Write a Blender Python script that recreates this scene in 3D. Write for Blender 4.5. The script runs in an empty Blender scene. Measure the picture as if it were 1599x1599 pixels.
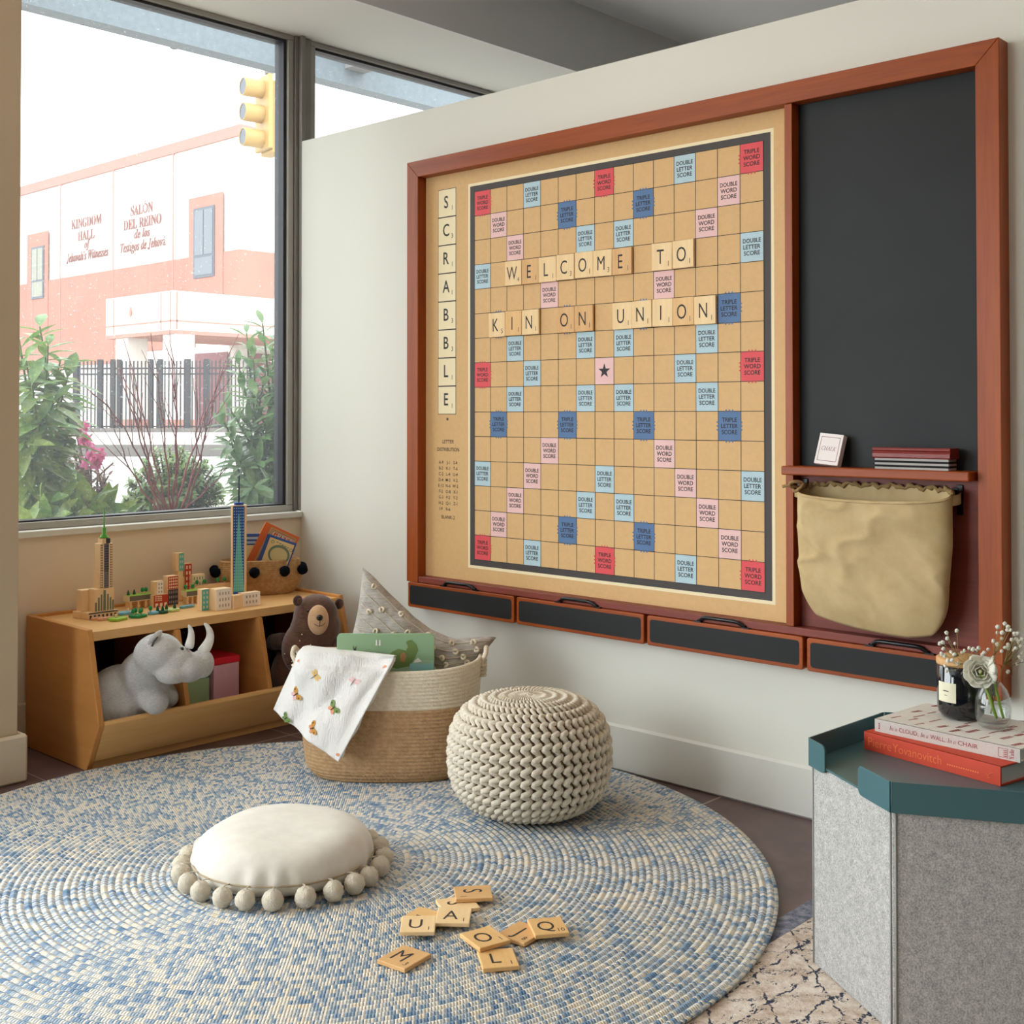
import bpy, bmesh, math, random
from math import sin, cos, pi, radians as RAD, sqrt, floor, atan2
from mathutils import Vector, Matrix, noise as mnoise

random.seed(7)
S = bpy.context.scene
COL = S.collection

# ------------------------------------------------------------------ camera
F_PX, YAW, PITCH, ROLL, VY, CAMH = 1883.5, RAD(43.117), RAD(0.903837), RAD(-0.0233), 617.47, 1.21
fwd0 = Vector((cos(YAW), sin(YAW), 0)); right0 = Vector((sin(YAW), -cos(YAW), 0)); UPZ = Vector((0, 0, 1))
FW = cos(PITCH) * fwd0 + sin(PITCH) * UPZ
U0 = -sin(PITCH) * fwd0 + cos(PITCH) * UPZ
RT = cos(ROLL) * right0 + sin(ROLL) * U0
UP = -sin(ROLL) * right0 + cos(ROLL) * U0
CAM = Vector((0, 0, CAMH))
cd = bpy.data.cameras.new('camera'); co = bpy.data.objects.new('camera', cd); COL.objects.link(co)
M3 = Matrix((RT, UP, -FW)).transposed()
co.matrix_world = Matrix.Translation(CAM) @ M3.to_4x4()
cd.sensor_width = 36; cd.sensor_fit = 'HORIZONTAL'
cd.lens = F_PX * 36 / 1599
cd.shift_y = (VY - 799.5) / 1599
cd.clip_start = 0.05; cd.clip_end = 400
S.camera = co

# ------------------------------------------------------------------ light and exposure
W = bpy.data.worlds.new('overcast_sky'); S.world = W; W.use_nodes = True
nt = W.node_tree; bg = nt.nodes['Background']
SKY = 8.4
bg.inputs['Color'].default_value = (0.90, 0.965, 1.0, 1); bg.inputs['Strength'].default_value = SKY
S.view_settings.view_transform = 'Standard'; S.view_settings.look = 'None'
S.view_settings.exposure = 0.29; S.view_settings.gamma = 1.0; S.view_settings.use_curve_mapping = False
S.cycles.max_bounces = 10; S.cycles.diffuse_bounces = 6; S.cycles.transparent_max_bounces = 16
S.cycles.sample_clamp_indirect = 6.0
S.cycles.caustics_refractive = False; S.cycles.caustics_reflective = False
try:
    S.cycles.use_denoising = True
except Exception:
    pass

def area(name, loc, rot, sx, sy, power, col, portal=False, spread=None):
    l = bpy.data.lights.new(name, 'AREA'); l.shape = 'RECTANGLE'; l.size = sx; l.size_y = sy
    l.energy = power; l.color = col
    if portal: l.cycles.is_portal = True
    if spread: l.spread = spread
    o = bpy.data.objects.new(name, l); COL.objects.link(o); o.location = loc; o.rotation_euler = rot
    return o
# portals in the window openings (they only guide sampling of the sky)
area('portal_window_main', (2.5, 4.47, 1.86), (RAD(-90), 0, 0), 1.5, 2.15, 1, (1, 1, 1), True)
area('portal_window_left', (-1.15, 4.47, 1.5), (RAD(-90), 0, 0), 4.6, 2.8, 1, (1, 1, 1), True)
area('portal_window_right', (5.1, 4.47, 1.86), (RAD(-90), 0, 0), 3.6, 2.15, 1, (1, 1, 1), True)
area('portal_added_window', (-3.62, 3.3, 1.7), (0, RAD(-90), 0), 2.4, 1.3, 1, (1, 1, 1), True)
# unseen warm ceiling lamps; the last is added to brighten the cabinet corner
LAMPC = (1.0, 0.78, 0.52)
for x, y, e in [(-0.2, 0.6, 2), (-1.8, 1.6, 2), (-1.8, -1.0, 2), (0.6, -1.2, 2), (2.2, 0.6, 2.6), (2.2, 2.3, 2.6), (1.5, 2.9, 3.5)]:
    area('unseen_ceiling_lamp', (x, y, 3.22), (0, 0, 0), 0.4, 0.4, e, LAMPC)

# ------------------------------------------------------------------ pixel rays (measured on the photo) -> points on real planes
def ray(u, v): return FW + (u - 799.5) / F_PX * RT - (v - VY) / F_PX * UP
def on(ax, val, u, v):
    d = ray(u, v); return CAM + d * ((val - CAM[ax]) / d[ax])
def gx(x, u, v): return on(0, x, u, v)
def gy(y, u, v): return on(1, y, u, v)
def gz(z, u, v): return on(2, z, u, v)
def dep(P): return (Vector(P) - CAM).dot(fwd0)
def gd(d, u, v):
    r = ray(u, v); return CAM + r * (d / r.dot(fwd0))

# ------------------------------------------------------------------ materials
def srgb(r, g, b):
    f = lambda c: (c / 255 / 12.92) if c / 255 <= 0.04045 else ((c / 255 + 0.055) / 1.055) ** 2.4
    return (f(r), f(g), f(b), 1)
class NT:
    def __init__(s, name):
        s.m = bpy.data.materials.new(name); s.m.use_nodes = True
        s.t = s.m.node_tree; s.n = s.t.nodes; s.b = s.n['Principled BSDF']; s.out = s.n['Material Output']
    def new(s, typ, **kw):
        n = s.n.new(typ)
        for k, v in kw.items(): setattr(n, k, v)
        return n
    def link(s, a, b): s.t.links.new(a, b)
    def put(s, sock, v):
        if hasattr(v, 'links') or isinstance(v, bpy.types.NodeSocket): s.link(v, sock)
        else: sock.default_value = v
    def math(s, op, a, b=None, c=None):
        n = s.new('ShaderNodeMath', operation=op)
        s.put(n.inputs[0], a)
        if b is not None: s.put(n.inputs[1], b)
        if c is not None: s.put(n.inputs[2], c)
        return n.outputs[0]
    def coord(s, scale=(1, 1, 1), which='Object', rot=(0, 0, 0)):
        tc = s.new('ShaderNodeTexCoord'); mp = s.new('ShaderNodeMapping')
        mp.inputs['Scale'].default_value = scale; mp.inputs['Rotation'].default_value = rot
        s.link(tc.outputs[which], mp.inputs[0]); return mp.outputs[0]
    def noise(s, vec, scale, detail=3, rough=0.6):
        n = s.new('ShaderNodeTexNoise'); n.inputs['Scale'].default_value = scale
        n.inputs['Detail'].default_value = detail; n.inputs['Roughness'].default_value = rough
        if vec is not None: s.link(vec, n.inputs['Vector'])
        return n.outputs[0]
    def ramp(s, fac, stops, interp='LINEAR'):
        n = s.new('ShaderNodeValToRGB'); cr = n.color_ramp; cr.interpolation = interp
        while len(cr.elements) < len(stops): cr.elements.new(0.5)
        for e, (p, c) in zip(cr.elements, stops): e.position = p; e.color = c
        s.link(fac, n.inputs[0]); return n.outputs[0]
    def bump(s, h, strength=0.3, dist=0.01):
        n = s.new('ShaderNodeBump'); n.inputs['Strength'].default_value = strength; n.inputs['Distance'].default_value = dist
        s.link(h, n.inputs['Height']); s.link(n.outputs[0], s.b.inputs['Normal'])
    def base(s, c): s.put(s.b.inputs['Base Color'], c)
    def set(s, rough=0.6, metal=0.0, spec=0.5, sheen=0):
        s.b.inputs['Roughness'].default_value = rough; s.b.inputs['Metallic'].default_value = metal
        s.b.inputs['Specular IOR Level'].default_value = spec
        if sheen: s.b.inputs['Sheen Weight'].default_value = sheen
        return s.m
def mul(c, k): return (min(1, c[0] * k), min(1, c[1] * k), min(1, c[2] * k), 1)
def plain(name, c, rough=0.55, metal=0.0, spec=0.4, var=0.06, scale=12, bump=0.0, bscale=80, bdist=0.003, sheen=0):
    t = NT(name); v = t.coord()
    f = t.noise(v, scale, 3)
    t.base(t.ramp(f, [(0.3, mul(c, 1 - var)), (0.7, mul(c, 1 + var))]))
    if bump: t.bump(t.noise(v, bscale, 4), bump, bdist)
    return t.set(rough, metal, spec, sheen)
def wood(name, ca, cb, axis=0, scale=9, stretch=0.07, rough=0.45, bump=0.08, fine=0.5):
    t = NT(name); sc = [1, 1, 1]; sc[axis] = stretch
    v = t.coord(tuple(sc))
    a = t.noise(v, scale, 5, 0.65); b = t.noise(v, scale * 9, 3, 0.6)
    f = t.math('ADD', t.math('MULTIPLY', a, 1 - fine * 0.6), t.math('MULTIPLY', b, fine * 0.6))
    t.base(t.ramp(f, [(0.28, ca), (0.72, cb)]))
    t.bump(b, bump, 0.002)
    return t.set(rough, 0, 0.28)
M = {}
M['wall'] = plain('wall_paint', srgb(222, 221, 211), 0.75, var=0.012, scale=2, bump=0.04, bscale=300, bdist=0.001)
M['taupe'] = plain('taupe_wall_tone', srgb(196, 177, 150), 0.75, var=.012, scale=2, bump=.04, bscale=300, bdist=.001)  # warmer, darker wall colour than the board wall
M['taupet'] = plain('taupe_trim_tone', srgb(206, 192, 168), 0.5, var=.01, scale=3)
M['taupel'] = plain('pale_taupe_wall_tone', srgb(226, 210, 186), 0.75, var=.012, scale=2, bump=.04, bscale=300, bdist=.001)
M['wallb'] = plain('dark_unseen_wall', srgb(128, 120, 110), 0.8, var=.02, scale=2)  # unseen walls coloured dark to cut the light they bounce back
M['trimp'] = plain('trim_paint', srgb(217, 216, 208), 0.5, var=0.01, scale=3)
M['soffit'] = plain('soffit_paint', srgb(228, 227, 222), 0.8, var=0.01, scale=2)
M['ceil'] = plain('ceiling_paint', srgb(236, 237, 238), 0.85, var=0.01, scale=2)
M['alu'] = plain('window_frame_metal', srgb(172, 169, 162), 0.45, 0.2, 0.5, var=0.03)
M['alud'] = plain('mullion_metal', srgb(146, 143, 137), 0.45, 0.3, 0.5, var=0.03)
M['gasket'] = plain('black_gasket', srgb(48, 46, 52), 0.5)
FW_A, FW_B = srgb(118, 48, 14), srgb(174, 86, 32)
M['fwx'] = wood('red_stained_wood_x', FW_A, FW_B, 0, 14, 0.05, 0.38)
M['fwz'] = wood('red_stained_wood_z', FW_A, FW_B, 2, 14, 0.05, 0.38)
M['fwd'] = wood('dark_mahogany_wood', srgb(108, 48, 38), srgb(142, 72, 60), 0, 18, 0.04, 0.42)
M['chalk'] = plain('chalkboard_slate', srgb(40, 41, 42), 0.5, 0, 0.18, var=0.12, scale=3)
M['kraft'] = plain('kraft_board', srgb(214, 174, 120), 0.6, 0, 0.3, var=0.035, scale=60)
M['cream'] = plain('cream_print', srgb(240, 224, 184), 0.6, var=0.02)
M['dark'] = plain('dark_print', srgb(66, 60, 58), 0.6, var=0.03)
M['ink'] = plain('black_ink', srgb(42, 36, 33), 0.6, var=0.02)
M['pred'] = plain('red_print', srgb(222, 78, 84), 0.6, var=0.03)
M['ppink'] = plain('pink_print', srgb(232, 190, 186), 0.6, var=0.03)
M['pblue'] = plain('blue_print', srgb(84, 116, 158), 0.6, var=0.03)
M['plblue'] = plain('light_blue_print', srgb(178, 203, 212), 0.6, var=0.03)
M['steelb'] = plain('black_metal', srgb(34, 34, 36), 0.28, 0.6, 0.6)
M['oak'] = wood('oak_veneer', srgb(206, 154, 92), srgb(232, 188, 128), 0, 7, 0.08, 0.42)
M['oakz'] = wood('oak_veneer_side', srgb(186, 126, 66), srgb(208, 148, 84), 1, 7, 0.1, 0.42)
M['bindark'] = plain('dark_bin_sheet', srgb(40, 32, 27), 0.8)
M['white'] = plain('white_paint', srgb(236, 234, 228), 0.5, var=0.02)
TW = [('pale', srgb(228, 190, 136), srgb(243, 214, 166)), ('honey', srgb(214, 166, 104), srgb(236, 194, 134)), ('tan', srgb(204, 154, 98), srgb(228, 184, 128))]
M['tile'] = [wood('tile_wood_' + n, a, b, 2, 26, 0.10, 0.42) for n, a, b in TW]
M['tiley'] = [wood('tile_wood_flat_' + n, a, b, 1, 26, 0.10, 0.4) for n, a, b in TW]

# ------------------------------------------------------------------ mesh building
class MB:
    def __init__(s): s.v = []; s.f = []; s.m = []; s.sm = []
    def add(s, vs, fs, mi=0, smooth=False, T=None):
        o = len(s.v)
        for p in vs:
            p = Vector(p)
            if T is not None: p = T @ p
            s.v.append(p)
        for f in fs: s.f.append([i + o for i in f]); s.m.append(mi); s.sm.append(smooth)
        return s
    def box(s, x0, x1, y0, y1, z0, z1, mi=0, T=None):
        vs = [(x, y, z) for z in (z0, z1) for y in (y0, y1) for x in (x0, x1)]
        fs = [(0, 2, 3, 1), (4, 5, 7, 6), (0, 1, 5, 4), (2, 6, 7, 3), (0, 4, 6, 2), (1, 3, 7, 5)]
        return s.add(vs, fs, mi, False, T)
    def quad(s, a, b, c, d, mi=0): return s.add([a, b, c, d], [(0, 1, 2, 3)], mi)
    def prism(s, poly, h0, h1, mi=0, T=None, axis=2, smooth=False):
        n = len(poly)
        def P(p, h):
            if axis == 2: return (p[0], p[1], h)
            if axis == 1: return (p[0], h, p[1])
            return (h, p[0], p[1])
        vs = [P(p, h0) for p in poly] + [P(p, h1) for p in poly]
        fs = [list(range(n))[::-1], list(range(n, 2 * n))] + [(i, (i + 1) % n, n + (i + 1) % n, n + i) for i in range(n)]
        return s.add(vs, fs, mi, smooth, T)
    def lathe(s, prof, seg=32, mi=0, T=None, sx=1, sy=1, smooth=True, ex=2.0, close=False, mfun=None):
        vs = []; fs = []
        for r, z in prof:
            for i in range(seg):
                a = 2 * pi * i / seg; c, q = cos(a), sin(a)
                k = 1 if ex == 2 else (abs(c) ** ex + abs(q) ** ex) ** (-1 / ex)
                vs.append((r * sx * k * c, r * sy * k * q, z))
        n = len(prof); o = len(s.v); f0 = len(s.f)
        for j in range(n - 1):
            for i in range(seg):
                i2 = (i + 1) % seg
                fs.append((j * seg + i, j * seg + i2, (j + 1) * seg + i2, (j + 1) * seg + i))
        s.add(vs, fs, mi, smooth, T)
        if mfun:
            for k in range(f0, len(s.f)):
                j = (k - f0) // seg; s.m[k] = mfun(0.5 * (prof[j][1] + prof[j + 1][1]), j)
        if close:
            s.f.append([o + i for i in range(seg)][::-1]); s.m.append(s.m[f0]); s.sm.append(False)
            s.f.append([o + (n - 1) * seg + i for i in range(seg)]); s.m.append(s.m[-2]); s.sm.append(False)
        return s
    def sphere(s, c, r, seg=16, rings=10, mi=0, T=None, jit=0):
        if not hasattr(r, '__len__'): r = (r, r, r)
        vs = []; fs = []
        for j in range(rings + 1):
            t = pi * j / rings
            for i in range(seg):
                a = 2 * pi * i / seg; k = 1 + (random.uniform(-jit, jit) if jit else 0)
                vs.append((c[0] + r[0] * k * sin(t) * cos(a), c[1] + r[1] * k * sin(t) * sin(a), c[2] + r[2] * k * cos(t)))
        for j in range(rings):
            for i in range(seg):
                i2 = (i + 1) % seg
                if j == 0: fs.append((0, seg + i, seg + i2))
                elif j == rings - 1: fs.append((j * seg + i2, j * seg + i, rings * seg))
                else: fs.append((j * seg + i, (j + 1) * seg + i, (j + 1) * seg + i2, j * seg + i2))
        return s.add(vs, fs, mi, True, T)
    def tube(s, path, r, seg=8, closed=False, mi=0, caps=True, flat=None):
        P = [Vector(p) for p in path]; n = len(P); vs = []; fs = []
        R = r if hasattr(r, '__len__') else [r] * n
        prev = None
        for i in range(n):
            if closed: t = P[(i + 1) % n] - P[i - 1]
            else: t = P[min(i + 1, n - 1)] - P[max(i - 1, 0)]
            if t.length < 1e-9: t = Vector((0, 0, 1))
            t.normalize()
            if prev is None:
                ref = Vector((0, 0, 1)) if abs(t.z) < 0.9 else Vector((1, 0, 0))
                a = t.cross(ref).normalized()
            else:
                a = prev - t * prev.dot(t)
                a = a.normalized() if a.length > 1e-6 else t.orthogonal().normalized()
            prev = a; b = t.cross(a)
            for k in range(seg):
                q = 2 * pi * k / seg
                vs.append(P[i] + a * (R[i] * cos(q)) + b * (R[i] * (flat or 1) * sin(q)))
        m = n if closed else n - 1
        for i in range(m):
            i2 = (i + 1) % n
            for k in range(seg):
                k2 = (k + 1) % seg
                fs.append((i * seg + k, i * seg + k2, i2 * seg + k2, i2 * seg + k))
        if caps and not closed:
            fs.append(list(range(seg))[::-1]); fs.append([(n - 1) * seg + k for k in range(seg)])
        return s.add(vs, fs, mi, True)
    def grid(s, nu, nv, fn, mi=0, smooth=True, cu=False, cv=False):
        vs = [fn(i / (nu if cu else nu - 1), j / (nv if cv else nv - 1)) for j in range(nv) for i in range(nu)]
        fs = []
        for j in range(nv if cv else nv - 1):
            for i in range(nu if cu else nu - 1):
                i2 = (i + 1) % nu; j2 = (j + 1) % nv
                fs.append((j * nu + i, j * nu + i2, j2 * nu + i2, j2 * nu + i))
        return s.add(vs, fs, mi, smooth)
    def text(s, txt, h, O, X, Y, mi=0, align='C', w=None, off=0.0, N=None, thick=0, sxk=1.0):
        vs, fs, bb = glyphs(txt, off)
        x0, x1, y0, y1 = bb; k = h / GCAP[0]; kx = k * sxk
        if w and (x1 - x0) * kx > w: kx = w / (x1 - x0)
        cx = {'C': (x0 + x1) / 2, 'L': x0, 'R': x1}[align]
        O = Vector(O); X = Vector(X).normalized(); Y = Vector(Y).normalized()
        pts = [O + X * ((x - cx) * kx) + Y * (y * k) for x, y in vs]
        s.add(pts, fs, mi)
        if thick:
            Nn = X.cross(Y) * thick
            s.add([p + Nn for p in pts], fs, mi)
            ed = {}
            for f in fs:
                for a, b in zip(f, f[1:] + f[:1]): ed[(a, b)] = 1
            for (a, b) in ed:
                if (b, a) not in ed: s.add([pts[a], pts[b], pts[b] + Nn, pts[a] + Nn], [(0, 1, 2, 3)], mi)
        return s
    def build(s, name, mats, parent=None, loc=None, rot=None, bevel=0, bseg=2, subsurf=0, solid=0, angle=40, auto=None):
        me = bpy.data.meshes.new(name)
        me.from_pydata([tuple(p) for p in s.v], [], s.f)
        if not isinstance(mats, (list, tuple)): mats = [mats]
        for m in mats: me.materials.append(m)
        me.polygons.foreach_set('material_index', s.m); me.polygons.foreach_set('use_smooth', s.sm)
        me.update()
        o = bpy.data.objects.new(name, me); COL.objects.link(o)
        if parent is not None: o.parent = parent
        if loc is not None: o.location = loc
        if rot is not None: o.rotation_euler = rot
        if solid:
            md = o.modifiers.new('solid', 'SOLIDIFY'); md.thickness = solid; md.offset = 0
        if bevel:
            md = o.modifiers.new('bevel', 'BEVEL'); md.width = bevel; md.segments = bseg; md.limit_method = 'ANGLE'; md.angle_limit = RAD(angle)
        if subsurf:
            md = o.modifiers.new('sub', 'SUBSURF'); md.levels = subsurf; md.render_levels = subsurf
        return o
_g = {}
def glyphs(txt, off=0.0):
    key = (txt, off)
    if key not in _g:
        c = bpy.data.curves.new('t', 'FONT'); c.body = txt; c.size = 1.0; c.resolution_u = 3; c.offset = off; c.fill_mode = 'FRONT'
        o = bpy.data.objects.new('t', c); COL.objects.link(o)
        dg = bpy.context.evaluated_depsgraph_get(); dg.update()
        e = o.evaluated_get(dg); me = e.to_mesh()
        vs = [(v.co.x, v.co.y) for v in me.vertices]; fs = [list(p.vertices) for p in me.polygons]
        e.to_mesh_clear(); bpy.data.objects.remove(o); bpy.data.curves.remove(c)
        if not vs: vs = [(0, 0), (0.3, 0), (0.3, 0.01)]; fs = []
        xs = [v[0] for v in vs]; ys = [v[1] for v in vs]
        _g[key] = (vs, fs, (min(xs), max(xs), min(ys), max(ys)))
    return _g[key]
GCAP = [1.0]
GCAP[0] = glyphs('H')[2][3]
def serif(t, bold=True, ital=False):
    out = ''
    for ch in t:
        o = ord(ch)
        if 'A' <= ch <= 'Z': out += chr((0x1D400 if bold and not ital else 0x1D468 if bold else 0x1D434) + o - 65)
        elif 'a' <= ch <= 'z':
            if not bold and ital and ch == 'h': out += chr(0x210E); continue
            out += chr((0x1D41A if bold and not ital else 0x1D482 if bold else 0x1D44E) + o - 97)
        else: out += ch
    return out
def tag(o, label=None, cat=None, group=None, kind=None):
    if label: o['label'] = label
    if cat: o['category'] = cat
    if group: o['group'] = group
    if kind: o['kind'] = kind
    return o
def thing(name, label, cat, loc=(0, 0, 0), rotz=0, group=None):
    o = bpy.data.objects.new(name, None); COL.objects.link(o); o.empty_display_size = 0.05
    o.location = loc; o.rotation_euler = (0, 0, rotz)
    return tag(o, label, cat, group)
def struct(mb, name, mats, **kw): return tag(mb.build(name, mats, **kw), kind='structure')
def rrect(x0, x1, y0, y1, r, n=4):
    out = []
    for cx, cy, a0 in ((x1 - r, y1 - r, 0), (x0 + r, y1 - r, 90), (x0 + r, y0 + r, 180), (x1 - r, y0 + r, 270)):
        for k in range(n + 1):
            a = RAD(a0 + 90 * k / n); out.append((cx + r * cos(a), cy + r * sin(a)))
    return out
def lerp(a, b, t): return a + (b - a) * t
def vl(a, b, t): return Vector(a) * (1 - t) + Vector(b) * t

# ================================================================== ROOM SHELL
XW = 3.262          # board wall face
YW = 4.335          # window wall face
# floor: dark slate tiles with thin grout
t = NT('slate_floor_tiles'); v = t.coord((1, 1, 1))
sep = t.new('ShaderNodeSeparateXYZ'); t.link(v, sep.inputs[0])
def grout(sock, o, pp=0.9): 
    f = t.math('FRACT', t.math('ADD', t.math('DIVIDE', t.math('SUBTRACT', sock, o), pp), .5))
    return t.math('GREATER_THAN', t.math('ABSOLUTE', t.math('SUBTRACT', f, 0.5)), 0.0022)
g = t.math('MULTIPLY', t.math('MAXIMUM', grout(sep.outputs[0], 2.77), t.math('LESS_THAN', sep.outputs[1], 2.14)), grout(sep.outputs[1], 2.14, 1.6))
c1 = t.ramp(t.noise(v, 5, 6, 0.65), [(0.3, srgb(84, 64, 62)), (0.7, srgb(112, 90, 86))])
mx = t.new('ShaderNodeMix', data_type='RGBA'); t.link(g, mx.inputs['Factor']); mx.inputs['A'].default_value = srgb(170, 158, 148); t.link(c1, mx.inputs['B'])
t.base(mx.outputs['Result']); t.bump(t.noise(v, 40, 4), 0.08, 0.003); M['floor'] = t.set(0.42, 0, 0.45)
struct(MB().box(-3.6, 7.2, -3.6, 4.6, -0.12, 0), 'floor', M['floor'])
struct(MB().box(-3.6, 7.2, -3.6, 3.81, 3.24, 3.36), 'ceiling', M['ceil'])
struct(MB().box(-3.6, 7.2, 3.826, 4.462, 2.9, 3.36), 'ceiling_soffit', [M['soffit']])
struct(MB().box(-3.6, 7.1, 3.81, 3.8255, 2.899, 3.2399), 'trim_soffit_face', [plain('grey_fascia', srgb(230, 230, 229), 0.8, var=.01)])
struct(MB().box(XW, XW + 0.13, -3.6, 4.335, 0, 2.425), 'wall_right', M['wall'], bevel=0.003)
struct(MB().box(7.1, 7.2, -3.6, 4.6, 0, 3.3), 'wall_far_right', M['wallb'])
struct(MB().box(-3.6, 7.2, -3.7, -3.6, 0, 3.3), 'wall_back', M['wallb'])
struct(MB().box(-3.7, -3.6, -3.6, 2.6, 0, 3.3).box(-3.7, -3.6, 4.0, 4.6, 0, 3.3).box(-3.7, -3.6, 2.6, 4.0, 0, .45).box(-3.7, -3.6, 2.6, 4.0, 2.95, 3.3), 'wall_left', M['wallb'])
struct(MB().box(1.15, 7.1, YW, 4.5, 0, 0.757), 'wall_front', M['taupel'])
# sill board
struct(MB().box(1.80, XW - 0.001, 4.318, 4.40, 0.757, 0.782), 'trim_1', M['trimp'], bevel=0.004)
struct(MB().box(XW + 0.131, 7.1, 4.318, 4.40, 0.757, 0.782), 'trim_2', M['trimp'], bevel=0.004)
# pilaster at the left
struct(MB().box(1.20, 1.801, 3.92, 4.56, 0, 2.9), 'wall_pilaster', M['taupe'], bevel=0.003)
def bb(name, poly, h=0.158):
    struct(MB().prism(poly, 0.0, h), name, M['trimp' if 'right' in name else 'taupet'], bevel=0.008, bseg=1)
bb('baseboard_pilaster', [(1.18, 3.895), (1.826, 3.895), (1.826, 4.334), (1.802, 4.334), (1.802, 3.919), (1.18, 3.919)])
bb('baseboard_right', [(3.244, -3.5), (3.261, -3.5), (3.261, 4.33), (3.244, 4.33)])
bb('baseboard_front', [(1.828, 4.318), (3.243, 4.318), (3.243, 4.334), (1.828, 4.334)])

# windows ----------------------------------------------------------
t = NT('window_glass'); tr = t.new('ShaderNodeBsdfTransparent'); gl = t.new('ShaderNodeBsdfGlossy'); gl.inputs['Roughness'].default_value = 0.0
tr.inputs['Color'].default_value = (0.40, 0.405, 0.40, 1)  # tint added to weaken daylight through the seen windows
df = t.new('ShaderNodeBsdfTranslucent'); df.inputs['Color'].default_value = (0.9, 0.93, 0.95, 1)
v = t.coord()
dust_haze = t.math('ADD', t.math('MULTIPLY', t.math('GREATER_THAN', t.noise(v, 130, 2, 0.5), 0.69), 0.10), 0.028)  # dust specks plus an even haze laid over the panes
m1 = t.new('ShaderNodeMixShader'); t.link(dust_haze, m1.inputs[0]); t.link(tr.outputs[0], m1.inputs[1]); t.link(df.outputs[0], m1.inputs[2])
m2 = t.new('ShaderNodeMixShader'); m2.inputs[0].default_value = 0.035; t.link(m1.outputs[0], m2.inputs[1]); t.link(gl.outputs[0], m2.inputs[2])
t.link(m2.outputs[0], t.out.inputs[0]); M['glass'] = t.m
M['glassc'] = t.m.copy(); M['glassc'].name = 'clear_unseen_glass'  # left clear in the unseen windows so they admit more daylight
for n_ in M['glassc'].node_tree.nodes:
    if n_.type == 'BSDF_TRANSPARENT': n_.inputs['Color'].default_value = (0.97, 0.98, 0.975, 1)
def window(n, x0, x1, z0=0.782, glass='glass'):
    z1 = 2.9
    r = MB()
    r.box(x0, x1, 4.37, 4.46, z0, z0 + 0.028).box(x0, x1, 4.37, 4.46, z1 - 0.022, z1)
    r.box(x0, x0 + 0.03, 4.37, 4.46, z0 + 0.028, z1 - 0.022).box(x1 - 0.03, x1, 4.37, 4.46, z0 + 0.028, z1 - 0.022)
    o = tag(r.build('window_%d' % n, M['alu'], bevel=0.003), kind='structure')
    g = MB()
    for a, b, c, d in ((x0 + 0.03, x1 - 0.03, z0 + 0.028, z0 + 0.034), (x0 + 0.03, x1 - 0.03, z1 - 0.034, z1 - 0.022), (x0 + 0.03, x0 + 0.036, z0 + 0.034, z1 - 0.034), (x1 - 0.045, x1 - 0.03, z0 + 0.034, z1 - 0.034)):
        g.box(a, b, 4.385, 4.45, c, d)
    g.build('gasket', M['gasket'], o)
    p = MB().quad((x0 + 0.03, 4.42, z0 + 0.028), (x1 - 0.03, 4.42, z0 + 0.028), (x1 - 0.03, 4.42, z1 - 0.022), (x0 + 0.03, 4.42, z1 - 0.022))
    p.build('pane', M[glass], o)
window(1, 1.803, 3.245)
window(2, 3.335, 7.05)
window(3, -3.45, 1.19, 0.02, 'glassc')  # unseen window, made floor-high to let in more daylight
o = MB()
for y0, y1 in ((2.6, 2.66), (3.94, 4.0)): o.box(-3.69, -3.61, y0, y1, .45, 2.95)
o.box(-3.69, -3.61, 2.6, 4.0, .45, .5).box(-3.69, -3.61, 2.6, 4.0, 2.9, 2.95)
o = tag(o.build('window_4', M['alu']), kind='structure')  # unseen window added in the side wall to even out the light
MB().quad((-3.65, 2.6, .5), (-3.65, 4.0, .5), (-3.65, 4.0, 2.9), (-3.65, 2.6, 2.9)).build('pane', M['glassc'], o)
struct(MB().box(3.246, 3.334, 4.36, 4.47, 0.783, 2.9).box(3.264, 3.285, 4.338, 4.36, 0.783, 2.9), 'trim_mullion', M['alud'], bevel=0.002)
struct(MB().box(-3.6, -3.45, 4.335, 4.56, 0, 2.9).box(7.05, 7.1, 4.335, 4.56, 0.757, 2.9), 'wall_front_piers', M['wall'])

# ================================================================== GAME BOARD
YB = 3.565
B = thing('wall_game_board', 'huge red-wood framed word game board with chalkboard side hung on the wall', 'game board', (XW, YB, 0), RAD(-90))
pd = -0.021         # panel face
fd = -0.064         # frame front
cs_x, cs_z, gx0, gz1 = 0.0838, 0.09287, 0.338, 2.0555
MB().prism([(0, 2.208), (2.335, 2.208), (2.271, 2.144), (0.064, 2.144)], fd, -0.001, axis=1).build('frame_rail', M['fwx'], B, bevel=0.002)
MB().prism([(0, 0.553), (0, 2.208), (0.064, 2.144), (0.064, 0.578), (0.064, 0.553)], fd, -0.001, axis=1).build('frame_stile', M['fwz'], B, bevel=0.002)
MB().prism([(2.335, 2.208), (2.335, 0.515), (2.271, 0.515), (2.271, 2.144)], fd, -0.001, axis=1).build('frame_stile', M['fwz'], B, bevel=0.002)
MB().box(1.690, 1.716, fd + 0.004, -0.001, 0.578, 2.1435).build('frame_stile', M['fwz'], B, bevel=0.002)
MB().box(0.0645, 2.2705, fd + 0.003, -0.001, 0.5535, 0.5775).build('frame_rail', M['fwd'], B, bevel=0.003)
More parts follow.
